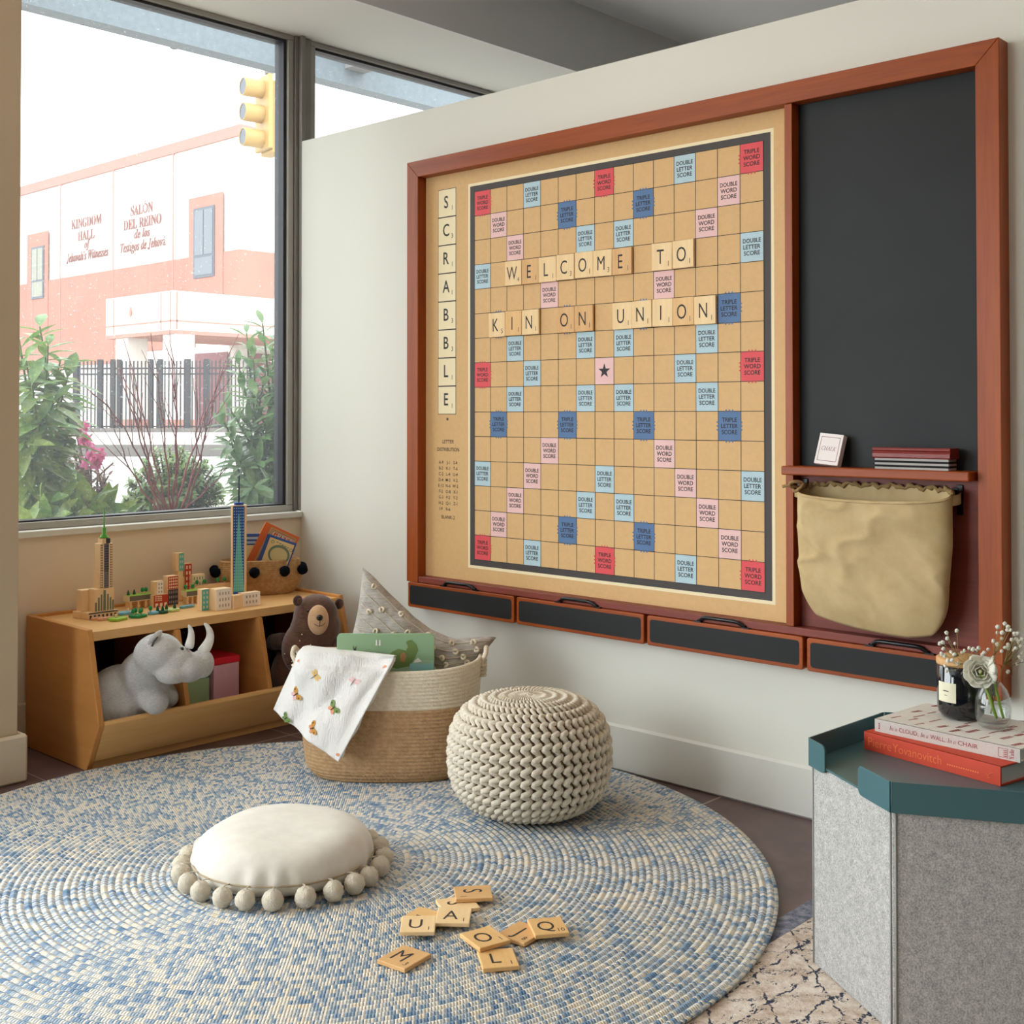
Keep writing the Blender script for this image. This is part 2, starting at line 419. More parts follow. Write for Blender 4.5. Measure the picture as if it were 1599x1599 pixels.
# printed panel
mats = [M['kraft'], M['cream'], M['dark'], M['ink'], M['pred'], M['ppink'], M['pblue'], M['plblue']]
p = MB().box(0.0645, 1.6895, pd, -0.001, 0.578, 2.1435)
def rect(x0, x1, z0, z1, d, mi): p.quad((x0, d, z0), (x1, d, z0), (x1, d, z1), (x0, d, z1), mi)
d1, d2, d3, d4 = pd - 0.0004, pd - 0.0008, pd - 0.0012, pd - 0.0016
gx1, gz0 = gx0 + 15 * cs_x, gz1 - 15 * cs_z
rect(gx0 - 0.036, gx1 + 0.036, gz0 - 0.034, gz1 + 0.034, d1, 1)
rect(gx0 - 0.025, gx1 + 0.025, gz0 - 0.023, gz1 + 0.023, d2, 2)
rect(gx0, gx1, gz0, gz1, d3, 0)
for k in range(16):
    lw = 0.0011
    rect(gx0 + k * cs_x - lw, gx0 + k * cs_x + lw, gz0, gz1, d4, 3)
    rect(gx0, gx1, gz0 + k * cs_z - lw, gz0 + k * cs_z + lw, d4, 3)
def sq(r, c): return gx0 + c * cs_x, gz1 - r * cs_z
XD, ZD = (1, 0, 0), (0, 0, 1)
prem = {}
for r in range(15):
    for c in range(15):
        a, b = abs(r - 7), abs(c - 7)
        k = None
        if (a in (0, 7)) and (b in (0, 7)) and (a, b) != (0, 0): k = 'TW'
        elif a == b and a in (3, 4, 5, 6): k = 'DW'
        elif a == b == 2 or (a, b) in ((6, 2), (2, 6)): k = 'TL'
        elif (a, b) in ((1, 1), (7, 4), (4, 7), (5, 1), (1, 5), (4, 0), (0, 4)): k = 'DL'
        elif (a, b) == (0, 0): k = 'ST'
        if k: prem[(r, c)] = k
# triple letter squares at distance two from the centre lie on the (2,2),(6,2),(2,6) offsets
cmap = {'TW': 4, 'DW': 5, 'TL': 6, 'DL': 7, 'ST': 5}
wmap = {'TW': 'TRIPLE WORD SCORE', 'DW': 'DOUBLE WORD SCORE', 'TL': 'TRIPLE LETTER SCORE', 'DL': 'DOUBLE LETTER SCORE'}
for (r, c), k in prem.items():
    x, z = sq(r, c)
    e = 0.0012
    rect(x + e, x + cs_x - e, z - cs_z + e, z - e, d4 - 0.0002, cmap[k])
    cx, cz = x + cs_x / 2, z - cs_z / 2
    dt = d4 - 0.0006
    if k == 'ST':
        pts = []
        for i in range(10):
            a = pi / 2 + i * pi / 5; rr = 0.027 if i % 2 == 0 else 0.0105
            pts.append((cx + rr * cos(a), dt, cz + rr * sin(a)))
        p.add(pts + [(cx, dt, cz)], [(i, (i + 1) % 10, 10) for i in range(10)], 3)
        continue
    for i, wd in enumerate(wmap[k].split()):
        p.text(wd, 0.0128, (cx, dt, cz + 0.0135 - i * 0.0195), XD, ZD, 3, w=0.064, off=0.018)
    if k in ('TW', 'TL'):
        for i in (-1, 0, 1):
            s_ = 0.0055
            for (ax, az, dx, dz) in ((0, 1, 1, 0), (0, -1, 1, 0), (1, 0, 0, 1), (-1, 0, 0, 1)):
                bx = cx + ax * cs_x / 2 + dx * i * 0.012; bz = cz + az * cs_z / 2 + dz * i * 0.012
                if not (gx0 - 0.001 < bx + ax * 0.004 < gx1 + 0.001 and gz0 - 0.001 < bz + az * 0.004 < gz1 + 0.001): continue
                p.add([(bx - dx * s_ * 0.8, dt, bz - dz * s_ * 0.8), (bx + dx * s_ * 0.8, dt, bz + dz * s_ * 0.8), (bx + ax * s_ * 1.3, dt, bz + az * s_ * 1.3)], [(0, 1, 2)], cmap[k])
for i, (ch, n) in enumerate(zip('SCRABBLE', '13113311')):
    z1 = 2.087 - i * 0.1096; x0, x1 = 0.135, 0.236
    rect(x0, x1, z1 - 0.1096, z1, d1, 3)
    rect(x0 + 0.0022, x1 - 0.0022, z1 - 0.1096 + 0.0022, z1 - 0.0022, d2, 1)
    p.text(ch, 0.046, (x0 + 0.046, d3, z1 - 0.074), XD, ZD, 3, off=0.010, sxk=0.82)
    p.text(n, 0.017, (x0 + 0.08, d3, z1 - 0.084), XD, ZD, 3, off=0.012, sxk=0.85)
p.add([(0.188 + 0.006 * cos(a * pi / 3), d1, 1.192 + 0.006 * sin(a * pi / 3)) for a in range(6)], [tuple(range(6))], 2)
p.text('LETTER', 0.0135, (0.192, d1, 1.098), XD, ZD, 3, off=0.008)
p.text('DISTRIBUTION', 0.0135, (0.192, d1, 1.068), XD, ZD, 3, w=0.122, off=0.008)
rows = ['A-9 J-1 S-4', 'B-2 K-1 T-6', 'C-2 L-4 U-4', 'D-4 M-2 V-2', 'E-12 N-6 W-2', 'F-2 O-8 X-1', 'G-3 P-2 Y-2', 'H-2 Q-1 Z-1', 'I-9 R-6']
for i, rw in enumerate(rows):
    for j, wd in enumerate(rw.split()):
        p.text(wd, 0.012, (0.152 + j * 0.040, d1, 1.018 - i * 0.0225), XD, ZD, 3, w=0.034, off=0.006)
p.text('BLANK-2', 0.013, (0.192, d1, 0.806), XD, ZD, 3, off=0.006)
p.build('printed_panel', mats, B)
MB().box(1.7165, 2.2705, pd, -0.001, 1.057, 2.1435).build('chalkboard', M['chalk'], B)
MB().box(1.7165, 2.2705, pd, -0.001, 0.578, 1.03).build('hook_panel', M['fwd'], B)
MB().box(1.697, 2.262, -0.099, pd + 0.0005, 1.0305, 1.057).build('ledge', M['fwx'], B, bevel=0.004)
for hx in (1.735, 2.206):
    MB().box(hx - 0.009, hx + 0.009, pd - 0.005, pd - 0.0005, 0.935, 1.018).box(hx - 0.009, hx + 0.009, pd - 0.03, pd - 0.005, 0.995, 1.003).box(hx - 0.009, hx + 0.009, pd - 0.034, pd - 0.029, 0.985, 1.01).build('hook', M['steelb'], B, bevel=0.0015)
for k in range(4):
    x0 = 0.012 + k * 0.5835; x1 = x0 + 0.571; f = -0.068
    d = MB().prism(rrect(x0, x1, 0.455, 0.5525, 0.008), f, -0.001, axis=1).build('drawer', M['fwx'], B, bevel=0.003)
    MB().prism(rrect(x0 + 0.012, x1 - 0.012, 0.467, 0.5405, 0.010), f - 0.0006, f + 0.002, axis=1).build('chalk_panel', M['chalk'], d)
    cx = (x0 + x1) / 2; h = MB()
    zt = 0.5535
    path = [(cx - 0.088, f + 0.006, zt + 0.002), (cx - 0.080, f + 0.004, zt + 0.005), (cx - 0.066, f - 0.002, zt + 0.015), (cx - 0.052, f - 0.004, zt + 0.018), (cx + 0.052, f - 0.004, zt + 0.018), (cx + 0.066, f - 0.002, zt + 0.015), (cx + 0.080, f + 0.004, zt + 0.005), (cx + 0.088, f + 0.006, zt + 0.002)]
    h.tube(path, 0.0062, 10)
    for sx in (-1, 1): h.box(cx + sx * 0.088 - 0.014, cx + sx * 0.088 + 0.014, f - 0.002, f + 0.010, zt - 0.0005, zt + 0.003)
    h.build('handle', M['steelb'], d)

# letter tiles on the board
SCORE = dict(zip('ABCDEFGHIJKLMNOPQRSTUVWXYZ', [1, 3, 3, 2, 1, 4, 2, 4, 1, 8, 5, 1, 3, 1, 1, 3, 10, 1, 1, 1, 1, 4, 4, 8, 4, 10]))
def wall_tile(r, c, ch, label):
    w, h, th = 0.0822, 0.0905, 0.0095
    x, z = sq(r, c)
    m = MB().box(-w / 2, w / 2, -th, 0, -h / 2, h / 2)
    o = thing('letter_tile', label, 'letter tile', (0, 0, 0), 0, 'letter tiles on the wall board')
    o.parent = None
    o.location = (XW + pd - 0.0026, YB - (x + cs_x / 2 + random.uniform(-.0012, .0012)), z - cs_z / 2 + random.uniform(-.002, .002))
    o.rotation_euler = (0, random.uniform(-.012, .012), RAD(-90))
    m.build('tile_body', M['tile'][random.choice((0, 0, 0, 1, 2))], o, bevel=0.0016)
    q = MB().text(ch, 0.047, (-0.006, -th - 0.0003, -0.024), XD, ZD, 0, off=0.0, sxk=0.72)
    q.build('letter', M['ink'], o)
    MB().text(str(SCORE[ch]), 0.017, (0.0265, -th - 0.0003, -0.033), XD, ZD, 0, off=0.0, sxk=0.8).build('score_number', M['ink'], o)
ORD = ['first', 'second', 'third', 'fourth', 'fifth', 'sixth', 'seventh']
def word(r, c0, wd, where):
    for i, ch in enumerate(wd):
        wall_tile(r, c0 + i, ch, 'wooden letter tile %s on the wall board, %s letter of %s' % (ch, ORD[i], where))
word(3, 2, 'WELCOME', 'WELCOME'); word(3, 10, 'TO', 'TO'); word(5, 1, 'KIN', 'KIN'); word(5, 5, 'ON', 'ON'); word(5, 8, 'UNION', 'UNION')

# things on the ledge
lx, lz = XW, 1.0575
c = thing('chalk_box', 'small white CHALK box leaning back on the chalkboard ledge', 'chalk box', (3.192, 1.735, lz), RAD(-90))
m = MB().box(-0.0385, 0.0385, -0.011, 0.011, 0, 0.0925)
o = m.build('carton', M['cream'] if False else plain('white_card', srgb(238, 228, 224), 0.6, var=0.02), c, bevel=0.001)
q = MB()
for a, b in (((-0.031, 0.031), (0.010, 0.0115)), ((-0.031, 0.031), (0.081, 0.0825))): q.quad((a[0], -0.0113, b[0]), (a[1], -0.0113, b[0]), (a[1], -0.0113, b[1]), (a[0], -0.0113, b[1]))
for a in (-0.031, 0.0295): q.quad((a, -0.0113, 0.010), (a + 0.0015, -0.0113, 0.010), (a + 0.0015, -0.0113, 0.0825), (a, -0.0113, 0.0825))
q.text(serif('CHALK', False), 0.0115, (0, -0.0113, 0.042), XD, ZD, 0, w=0.047)
q.build('print', plain('maroon_ink', srgb(134, 82, 88), 0.6), c)
c.rotation_euler = (RAD(0), RAD(0), RAD(-90)); c.rotation_mode = 'XYZ'
c.matrix_world = Matrix.Translation((3.194, 1.733, lz + 0.004)) @ Matrix.Rotation(RAD(-90), 4, 'Z') @ Matrix.Rotation(RAD(-16), 4, 'X') @ Matrix.Rotation(RAD(5), 4, 'Y')
e = thing('chalkboard_eraser', 'chalkboard eraser with dark red wooden grip and striped felt on the ledge', 'eraser', (3.2025, 1.470, lz), RAD(-90))
prof = [(-0.026, 0.030), (-0.030, 0.033), (-0.030, 0.044), (-0.026, 0.048), (-0.030, 0.054), (-0.028, 0.060), (0.028, 0.060), (0.030, 0.054), (0.026, 0.048), (0.030, 0.044), (0.030, 0.030)]
MB().prism(prof, -0.112, 0.112, axis=0).build('grip', plain('polished_maroon_wood', srgb(126, 44, 40), 0.25, var=0.1, scale=30), e, bevel=0.001)
f = MB()
for k in range(5): f.box(-0.106, 0.106, -0.026, 0.026, k * 0.006, k * 0.006 + 0.006, k % 2)
f.build('felt_pad', [plain('grey_felt', srgb(178, 174, 170), 0.9, bump=0.4, bscale=300), plain('black_felt', srgb(22, 22, 24), 0.95)], e)

# canvas bag
t = NT('canvas'); v = t.coord()
t.base(t.ramp(t.noise(v, 14, 5), [(0.3, srgb(184, 158, 114)), (0.7, srgb(202, 178, 134))])); t.bump(t.noise(v, 420, 2), 0.15, 0.001); M['canvas'] = t.set(0.85, 0, 0.2)
bag = thing('canvas_bag', 'tan canvas drawstring bag hanging under the chalkboard ledge', 'bag', (XW + pd - 0.006, 1.583, 0.622), RAD(-90))
def bagp(a, h, inner=0):
    # local x along the wall, -y to the room, z up from the bottom; a in 0..1 around, h in 0..1
    th = 2 * pi * a; c, s_ = cos(th), sin(th)
    top = h ** 1.0
    wl = lerp(0.212, 0.228, min(1, h * 1.6)) if h < 0.62 else lerp(0.228, 0.226, (h - .62) / .38)
    k = 1 - (1 - min(1, h / 0.24)) ** 2.4
    wl *= 0.82 + 0.18 * k ** 0.9
    dp = lerp(0.030, 0.062, min(1, h * 1.2)) * (0.35 + 0.65 * k)
    ex = 2.6
    kk = (abs(c) ** ex + abs(s_) ** ex) ** (-1 / ex)
    x = wl * kk * c; y = dp * kk * s_ - 0.064
    z = 0.371 * h
    # bottom sags to the right, front lip droops
    z += (-0.016 * (x / 0.2) - 0.020 * (1 - (x / 0.22) ** 2) + 0.03 * max(0, x / .2 - .55)) * (1 - h) 
    if s_ < 0: z += -0.022 * (h ** 3) * (-s_) 
    if h > 0.9 and s_ > -.15: z += (0.004 * sin(th * 23) + 0.012) * (h - .9) * 10 * min(1, s_ + .15)
    n = mnoise.noise(Vector((x * 7 + z * 4, z * 6 - x * 2.5, c * 1.5)))
    n2 = 1 - abs(mnoise.noise(Vector((x * 5 + z * 7 + 3, z * 4 - x * 6, 7.7)))) * 2
    n3 = mnoise.noise(Vector((x * 22 + z * 14, z * 18, 2.2)))
    n4 = mnoise.noise(Vector((x * 9 + z * 10, 2.5, z * 3)))
    y += (0.009 * n - 0.012 * max(0, n2) ** 6 - 0.010 * max(0, 1 - abs(n4) * 3.0) ** 2 + 0.0025 * n3) * (1 if s_ < 0 else 0.2) * min(1, h * 3) * (1 - 0.5 * h)
    return Vector((x * (1 - inner), y, z))
m = MB()
m.grid(120, 60, lambda a, h: bagp(a, h), cu=True)
base = [bagp(i / 120, 0) for i in range(120)]
m.add(base, [list(range(120))[::-1]], 0, True)
m.build('bag_body', M['canvas'], bag, solid=0.002)
m = MB()
for side in (1, -1):
    pts = [bagp(a, 1.0) for a in [i / 120 for i in range(120)]]
pts = [bagp(i / 160, 1.0) + Vector((0, 0, 0.002 + 0.0035 * sin(i * 2.1))) for i in range(82)]
m.tube(pts, [0.0062 + 0.0024 * sin(i * 1.7) for i in range(82)], 6)
hm = MB().tube([bagp(.5 + i / 160, .985) + Vector((0, -.001, 0)) for i in range(81)], .0030, 6); hm.build('front_hem', M['canvas'], bag)
m.build('drawstring_hem', plain('canvas_hem', srgb(150, 122, 78), 0.9, var=0.2, scale=60), bag)
for sx, hx in ((1, 2.206), (-1, 1.735)):
    lx0 = (hx - (YB - 1.583))
    MB().grid(7, 2, lambda a, b: Vector((lerp(sx * 0.223, lx0 + sx * 0.014, sin(a * pi)), -0.060 + 0.058 * a, 0.340 + b * 0.028 + 0.010 * a))).build('loop_tab', M['canvas'], bag, solid=0.003)
m = MB()
k0 = bagp(0.5, 1.0)
for j in range(2):
    m.tube([k0 + Vector((-0.004 + 0.018 * cos(a), -0.014 + 0.012 * sin(a * 2 + j), 0.004 + 0.014 * sin(a))) for a in [2 * pi * i / 20 for i in range(20)]], 0.005, 7, closed=True)
m.tube([k0, k0 + Vector((-0.03, -0.02, 0.006)), k0 + Vector((-0.045, -0.022, 0.002))], 0.005, 7)
m.tube([k0 + Vector((0, -.01, 0)), k0 + Vector((0.004, -0.014, -0.02)), k0 + Vector((0.006, -0.012, -0.045))], 0.004, 7)
m.build('knotted_cord', plain('tan_cord', srgb(150, 118, 78), 0.85, var=0.15, scale=90), bag)

# ================================================================== TOY CABINET
CX0, CX1, CYB = 2.012, 3.118, 4.316
cab = thing('toy_cabinet', 'low oak toy storage cabinet with three open bins under the window', 'cabinet', (CX0, CYB, 0))
CW = CX1 - CX0
def cfy(z):     # local y of the front line at height z
    if z < 0.165: return lerp(3.862, 3.778, z / 0.165) - CYB
    return lerp(3.778, 3.862, (z - 0.165) / 0.313) - CYB
prof = [(0, 0.001), (0, 0.478), (cfy(.478), 0.478), (cfy(.165), 0.165), (cfy(0), 0.001)]
for x in (0, CW - 0.021):
    MB().prism(prof, x, x + 0.021, axis=0).build('side_panel', M['oakz'], cab, bevel=0.003)
MB().box(0.0215, CW - 0.0215, cfy(.47) + 0.006, -0.019, 0.4355, 0.468).build('top_panel', M['oak'], cab, bevel=0.002)
MB().box(0.0215, CW - 0.0215, -0.0185, -0.001, 0.03, 0.478).build('back_panel', M['oakz'], cab, bevel=0.002)
MB().box(0.0215, CW - 0.0215, -0.0215, -0.0187, 0.05, 0.435).build('bin_back_sheet', M['bindark'], cab)  # thin near-black sheet before the oak back, inside the bins
MB().box(0.0215, CW - 0.0215, cfy(.03) + 0.02, -0.022, 0.03, 0.048).build('bottom_panel', M['oak'], cab)
MB().prism([(cfy(0.17) + 0.002, 0.176), (cfy(.165) - 0.0005, 0.165), (cfy(.032) + 0.001, 0.032), (cfy(.032) + 0.019, 0.032), (cfy(.165) + 0.020, 0.176)], 0.0215, CW - 0.0215, axis=0).build('front_lip', M['oak'], cab, bevel=0.002)
MB().box(0.0215, CW - 0.0215, cfy(0) + 0.004, cfy(0) + 0.022, 0.001, 0.031).build('plinth', M['oak'], cab)
for x in (0.336, 0.690):
    d = [(-0.022, 0.0485), (-0.022, 0.435), (cfy(.435) + 0.004, 0.435), (cfy(.178) + 0.006, 0.178), (cfy(.05) + 0.024, 0.0485)]
    MB().prism(d, x, x + 0.019, axis=0).build('divider', M['oakz'], cab, bevel=0.002)
TOP = 0.4685

# boxes inside the middle bin
def gift(name, label, x0, x1, y0, y1, h, cb, cl, lid=0.03):
    b = thing(name, label, 'box', ((x0 + x1) / 2, (y0 + y1) / 2, 0.0485))
    w, d = (x1 - x0) / 2, (y1 - y0) / 2
    MB().box(-w + .002, w - .002, -d + .002, d - .002, 0, h - lid + 0.004).build('box_body', cb, b, bevel=0.003)
    MB().box(-w, w, -d, d, h - lid + 0.0045, h).build('lid', cl, b, bevel=0.003)
gift('storage_box', 'sage green box with dark green lid in the middle cabinet bin', 2.415, 2.535, 3.92, 4.06, 0.205, plain('sage_card', srgb(150, 182, 140), 0.55), plain('dark_green_card', srgb(34, 88, 66), 0.5))
gift('storage_box', 'pink box with red lid in the middle cabinet bin', 2.54, 2.655, 3.905, 4.06, 0.248, plain('pink_card', srgb(206, 162, 178), 0.55), plain('red_card', srgb(206, 20, 44), 0.5), 0.03)

# ------------------------------------------------------------------ plush animals
def plush_mat(name, a, b, sc=90, sheen=0.4):
    t = NT(name); v = t.coord()
    f = t.math('ADD', t.math('MULTIPLY', t.noise(t.coord((1, 1, 4)), sc, 3), 0.6), t.math('MULTIPLY', t.noise(v, 12, 3), 0.4))
    t.base(t.ramp(f, [(0.35, a), (0.65, b)])); t.bump(t.noise(v, 500, 2), 0.25, 0.002)
    return t.set(0.95, 0, 0.1, sheen)
M['rhino'] = plush_mat('grey_marl_jersey', srgb(172, 172, 171), srgb(210, 210, 208), 110)
M['bear'] = plush_mat('brown_plush', srgb(78, 52, 42), srgb(112, 78, 64), 60)
M['beard'] = plush_mat('dark_brown_plush', srgb(58, 40, 34), srgb(84, 60, 50), 60)
M['hornw'] = plush_mat('white_felt', srgb(226, 224, 218), srgb(244, 243, 240), 60)
M['eye'] = plain('black_bead', srgb(14, 13, 13), 0.12, 0, 0.7)
def blob(name, parts, mat, parent, vox=0.006, sm=8):
    m = MB()
    for pt in parts:
        if pt[0] == 's': m.sphere(pt[1], pt[2], 20, 14)
        else: m.tube(pt[1], pt[2], 14)
    o = m.build(name, mat, parent)
    md = o.modifiers.new('remesh', 'REMESH'); md.mode = 'VOXEL'; md.voxel_size = vox; md.use_smooth_shade = True
    md = o.modifiers.new('smooth', 'SMOOTH'); md.factor = 0.6; md.iterations = sm
    return o
R0 = Vector((2.19, 3.90, 0.0485))
rh = thing('toy_rhino', 'grey plush toy rhino lying in the left cabinet bin with its head out', 'plush toy', R0)
def rp(y, u, v): return gy(y, u, v) - R0
ca = rp(3.93, 190, 1078); cb_ = rp(3.88, 228, 1068)
hd = rp(3.765, 247, 1021); sn = rp(3.70, 295, 1043); ns = rp(3.70, 316, 1036)
parts = [('s', (ca.x - .01, ca.y, 0.140), (0.135, 0.11, 0.140)), ('s', (cb_.x, cb_.y + .025, 0.150), (0.098, 0.095, 0.140)), ('s', (cb_.x - 0.015, cb_.y - 0.02, 0.240), (0.095, 0.085, 0.095)),
         ('s', hd, (0.086, 0.08, 0.072)), ('s', (lerp(hd.x, sn.x, .5), lerp(hd.y, sn.y, .5), lerp(hd.z, sn.z, .5) - .002), (0.075, 0.066, 0.056)), ('s', sn, (0.062, 0.056, 0.050)), ('s', ns, (0.040, 0.046, 0.052)),
         ('s', (sn.x - 0.05, sn.y + 0.01, sn.z - 0.01), (0.07, 0.05, 0.038))]
lg0 = rp(3.88, 215, 1074); lg1 = gy(3.775, 243, 1098) ; lg1.z = max(lg1.z, .213); lg1 -= R0
parts += [('t', [lg0, vl(lg0, lg1, .4), vl(lg0, lg1, .8), lg1], [0.055, 0.05, 0.046, 0.036]), ('s', lg1, (0.047, 0.040, 0.044))]
lg2 = rp(3.92, 258, 1080); lg3 = rp(3.83, 264, 1096); lg3.z = max(lg3.z, .15)
parts += [('t', [lg2, vl(lg2, lg3, .5), lg3], [0.05, 0.042, 0.034])]
blob('body', parts, M['rhino'], rh, 0.006, 10)
def horn(pts, r):
    P = [rp(3.70, *q) for q in pts]
    o = MB().tube(P, r, 12).build('horn', M['hornw'], rh, subsurf=1)
horn([(312, 1024), (321, 1012), (328, 1000), (329, 988), (324, 977), (318, 973)], [0.022, 0.021, 0.017, 0.013, 0.009, 0.003])
horn([(294, 1014), (297, 1004), (299, 992), (298, 982), (294, 975)], [0.018, 0.016, 0.012, 0.009, 0.003])
ey = rp(3.688, 271.5, 1017)
MB().sphere((0, 0, 0), 0.0075, 12, 8).build('eye', M['eye'], rh, loc=(hd.x + 0.052, hd.y - 0.066, hd.z + 0.018))
er = rp(3.715, 231, 992)
MB().sphere((0, 0, 0), (0.034, 0.012, 0.014), 12, 8).build('ear', M['rhino'], rh, loc=(hd.x - 0.030, hd.y - 0.030, hd.z + 0.064), rot=(0.4, RAD(-38), 0))
MB().tube([(hd.x - 0.052, hd.y - 0.046, hd.z + 0.040), (hd.x - 0.042, hd.y - 0.046, hd.z + 0.056), (hd.x - 0.028, hd.y - 0.044, hd.z + 0.068)], 0.003, 6).build('ear_fold', plain('dark_grey_stitch', srgb(84, 86, 88), 0.9), rh)

B0 = Vector((2.91, 3.88, 0.0485))
be = thing('toy_bear', 'brown plush toy bear with tan muzzle leaning out of the right cabinet bin', 'plush toy', B0)
def bp(y, u, v): return gy(y, u, v) - B0
h0 = bp(3.74, 493, 960); mz = bp(3.665, 497, 968)
ch_ = bp(3.76, 486, 1010); bl = bp(3.86, 470, 1050)
parts = [('s', h0, (0.090, 0.078, 0.080)), ('s', (h0.x + 0.000, h0.y, h0.z - 0.05), (0.106, 0.082, 0.09)), ('s', (ch_.x + .005, ch_.y, ch_.z), (0.132, 0.088, 0.12)), ('s', (bl.x + 0.01, bl.y, 0.14), (0.142, 0.098, 0.15)), ('s', (bl.x + 0.02, bl.y + 0.02, 0.085), (0.14, 0.1, 0.085))]
blob('body', parts, M['bear'], be, 0.006, 8)
a0 = bp(3.83, 445, 1000); a1 = bp(3.90, 427, 1003)
blob('arm', [('t', [a0, vl(a0, a1, .5), a1], [0.030, 0.034, 0.028]), ('s', a1, (0.03, 0.025, 0.034))], M['beard'], be, 0.006, 5)  # arm in the darker plush, taking in the shade of the bin
a0 = bp(3.72, 525, 998); a1 = bp(3.66, 532, 1010)
blob('arm', [('t', [a0, a1], [0.036, 0.030])], M['bear'], be, 0.006, 5)
for q, s_ in (((465, 938), -1), ((529.5, 943), 1)):
    e_ = bp(3.735, *q)
    o = MB().sphere((0, 0, 0), (0.021, 0.012, 0.021), 14, 10).build('ear', M['beard'], be, loc=e_)
    MB().sphere((0, -0.010, 0), (0.012, 0.005, 0.012), 12, 8).build('inner_ear', M['bear'], o)
mzl = MB()
mzl.sphere((0, 0, 0), (0.040, 0.032, 0.056), 24, 16)
mo = mzl.build('muzzle', plush_mat('tan_plush', srgb(206, 164, 122), srgb(224, 186, 146), 60), be, loc=mz, rot=(RAD(-6), 0, RAD(-28)))
no = MB().sphere((0.0, -0.031, 0.010), (0.0125, 0.009, 0.0115), 14, 10).build('nose', M['eye'], mo)
m = MB()
def mp(x, z): 
    k = max(0.02, 1 - (x / .040) ** 2 - (z / .056) ** 2); return (x, -0.032 * sqrt(k) - 0.0006, z)
m.tube([mp(0, z) for z in (-0.002, -0.012, -0.022)], 0.0011, 5)
m.tube([mp(x, -0.022 + 0.010 * (x / 0.02) ** 2) for x in (-0.02, -0.014, -0.007, 0, 0.007, 0.014, 0.02)], 0.0011, 5)
m.build('mouth_stitch', M['ink'], mo)
MB().sphere((0, 0, 0), 0.0055, 10, 8).build('eye', M['eye'], be, loc=bp(3.667, 481, 954))
for u, v in ((473, 991), (494, 993), (509, 997), (470, 1001), (485, 1007), (461, 1012), (449, 1022), (465, 1024), (459, 1034), (502, 1004)):
    q = bp(3.67, u, v); MB().sphere((0, 0, 0), 0.0022, 6, 5).build('embroidered_speck', M['cream'], be, loc=q + Vector((0, 0.012 * abs((u - 486) / 25), 0)))

# ------------------------------------------------------------------ wooden toy city on the cabinet top
NW = wood('natural_beech', srgb(232, 196, 148), srgb(246, 218, 176), 2, 20, 0.1, 0.5)
PW = {}
def paint(name, *c):
    if name not in PW: PW[name] = plain('toy_paint_' + name, srgb(*c), 0.5, var=0.03)
    return PW[name]
P_dk = paint('slate', 74, 74, 80); P_red = paint('brick_red', 188, 62, 44); P_navy = paint('navy', 52, 54, 72); P_teal = paint('teal', 98, 188, 184)
P_cream = paint('cream', 238, 226, 196); P_white = paint('white', 248, 242, 234); P_gray = paint('grey', 176, 160, 152); P_lime = paint('lime', 150, 196, 62); P_green = paint('green', 30, 142, 78)
P_dgreen = paint('dark_green', 22, 84, 58); P_blue = paint('river_blue', 112, 176, 198); P_salmon = paint('salmon', 226, 170, 136); P_pale = paint('pale_green', 196, 214, 140); P_blue2 = paint('cobalt', 40, 74, 158); P_grn2 = paint('grey_green', 150, 160, 132)
P_sp = paint('spire_green', 84, 166, 46)
def wins(m, x0, x1, z0, z1, nx, nz, mi, y=-0.0006, fx=0.5, fz=0.6, arch=False):
    dx, dz = (x1 - x0) / nx, (z1 - z0) / nz
    for i in range(nx):
        for j in range(nz):
            cx, cz = x0 + (i + .5) * dx, z0 + (j + .5) * dz; a, b = dx * fx / 2, dz * fz / 2
            m.quad((cx - a, y, cz - b), (cx + a, y, cz - b), (cx + a, y, cz + b), (cx - a, y, cz + b), mi)
def block(label, x, y, w, d, h, face=None, z=TOP, rot=0, name='toy_block', group='wooden city blocks on the cabinet', parent=None, part='block', mats=None, fn=None, cat='toy building'):
    """x,y = near (front-left) corner; printed face looks to -y"""
    m = MB().box(0, w, 0, d, 0, h, 0)
    ms = [NW] + (mats or [])
    if fn: fn(m)
    if parent is not None:
        return m.build(part, ms, parent, loc=(x, y, z))
    o = m.build(name, ms, None, loc=(x, y, z), rot=(0, 0, rot))
    return tag(o, label, cat, group)
def px(u, v, z=TOP): return gz(z, u, v)
# tall stepped tower
P0 = px(137.5, 968.4)
tw = thing('toy_skyscraper', 'tall natural wood toy skyscraper with green spire and printed dark windows', 'toy building', P0, 0)
def tpart(nm, x0, x1, y0, y1, z0, z1, fn=None, mats=()):
    m = MB().box(x0, x1, y0, y1, z0, z1, 0)
    if fn: fn(m)
    m.build(nm, [NW] + list(mats), tw)
def arcade(m):
    y = -0.0006
    m.quad((0.002, y, 0.019), (0.116, y, 0.019), (0.116, y, 0.024), (0.002, y, 0.024), 1)
    for i in range(7): m.quad((0.006 + i * .016, y, 0.002), (0.014 + i * .016, y, 0.002), (0.014 + i * .016, y, 0.015), (0.006 + i * .016, y, 0.015), 1)
tpart('base_block', 0, 0.118, 0, 0.050, 0.0005, 0.024, arcade, [P_dk])
tpart('base_block', -0.012, 0.060, 0.051, 0.092, 0.0005, 0.024)
tpart('podium_block', 0.030, 0.107, 0.010, 0.055, 0.0245, 0.105, lambda m: [m.quad((a, 0.0094, 0.026), (b, 0.0094, 0.026), (b, 0.0094, c), (a, 0.0094, c), 1) for a, b, c in ((.032, .039, .058), (.043, .050, .075), (.054, .060, .085), (.064, .074, .100), (.079, .085, .085), (.089, .095, .072), (.099, .105, .062))], [paint('sage_grey', 112, 122, 110)])
tpart('podium_block', 0.004, 0.075, 0.056, 0.094, 0.0245, 0.100)
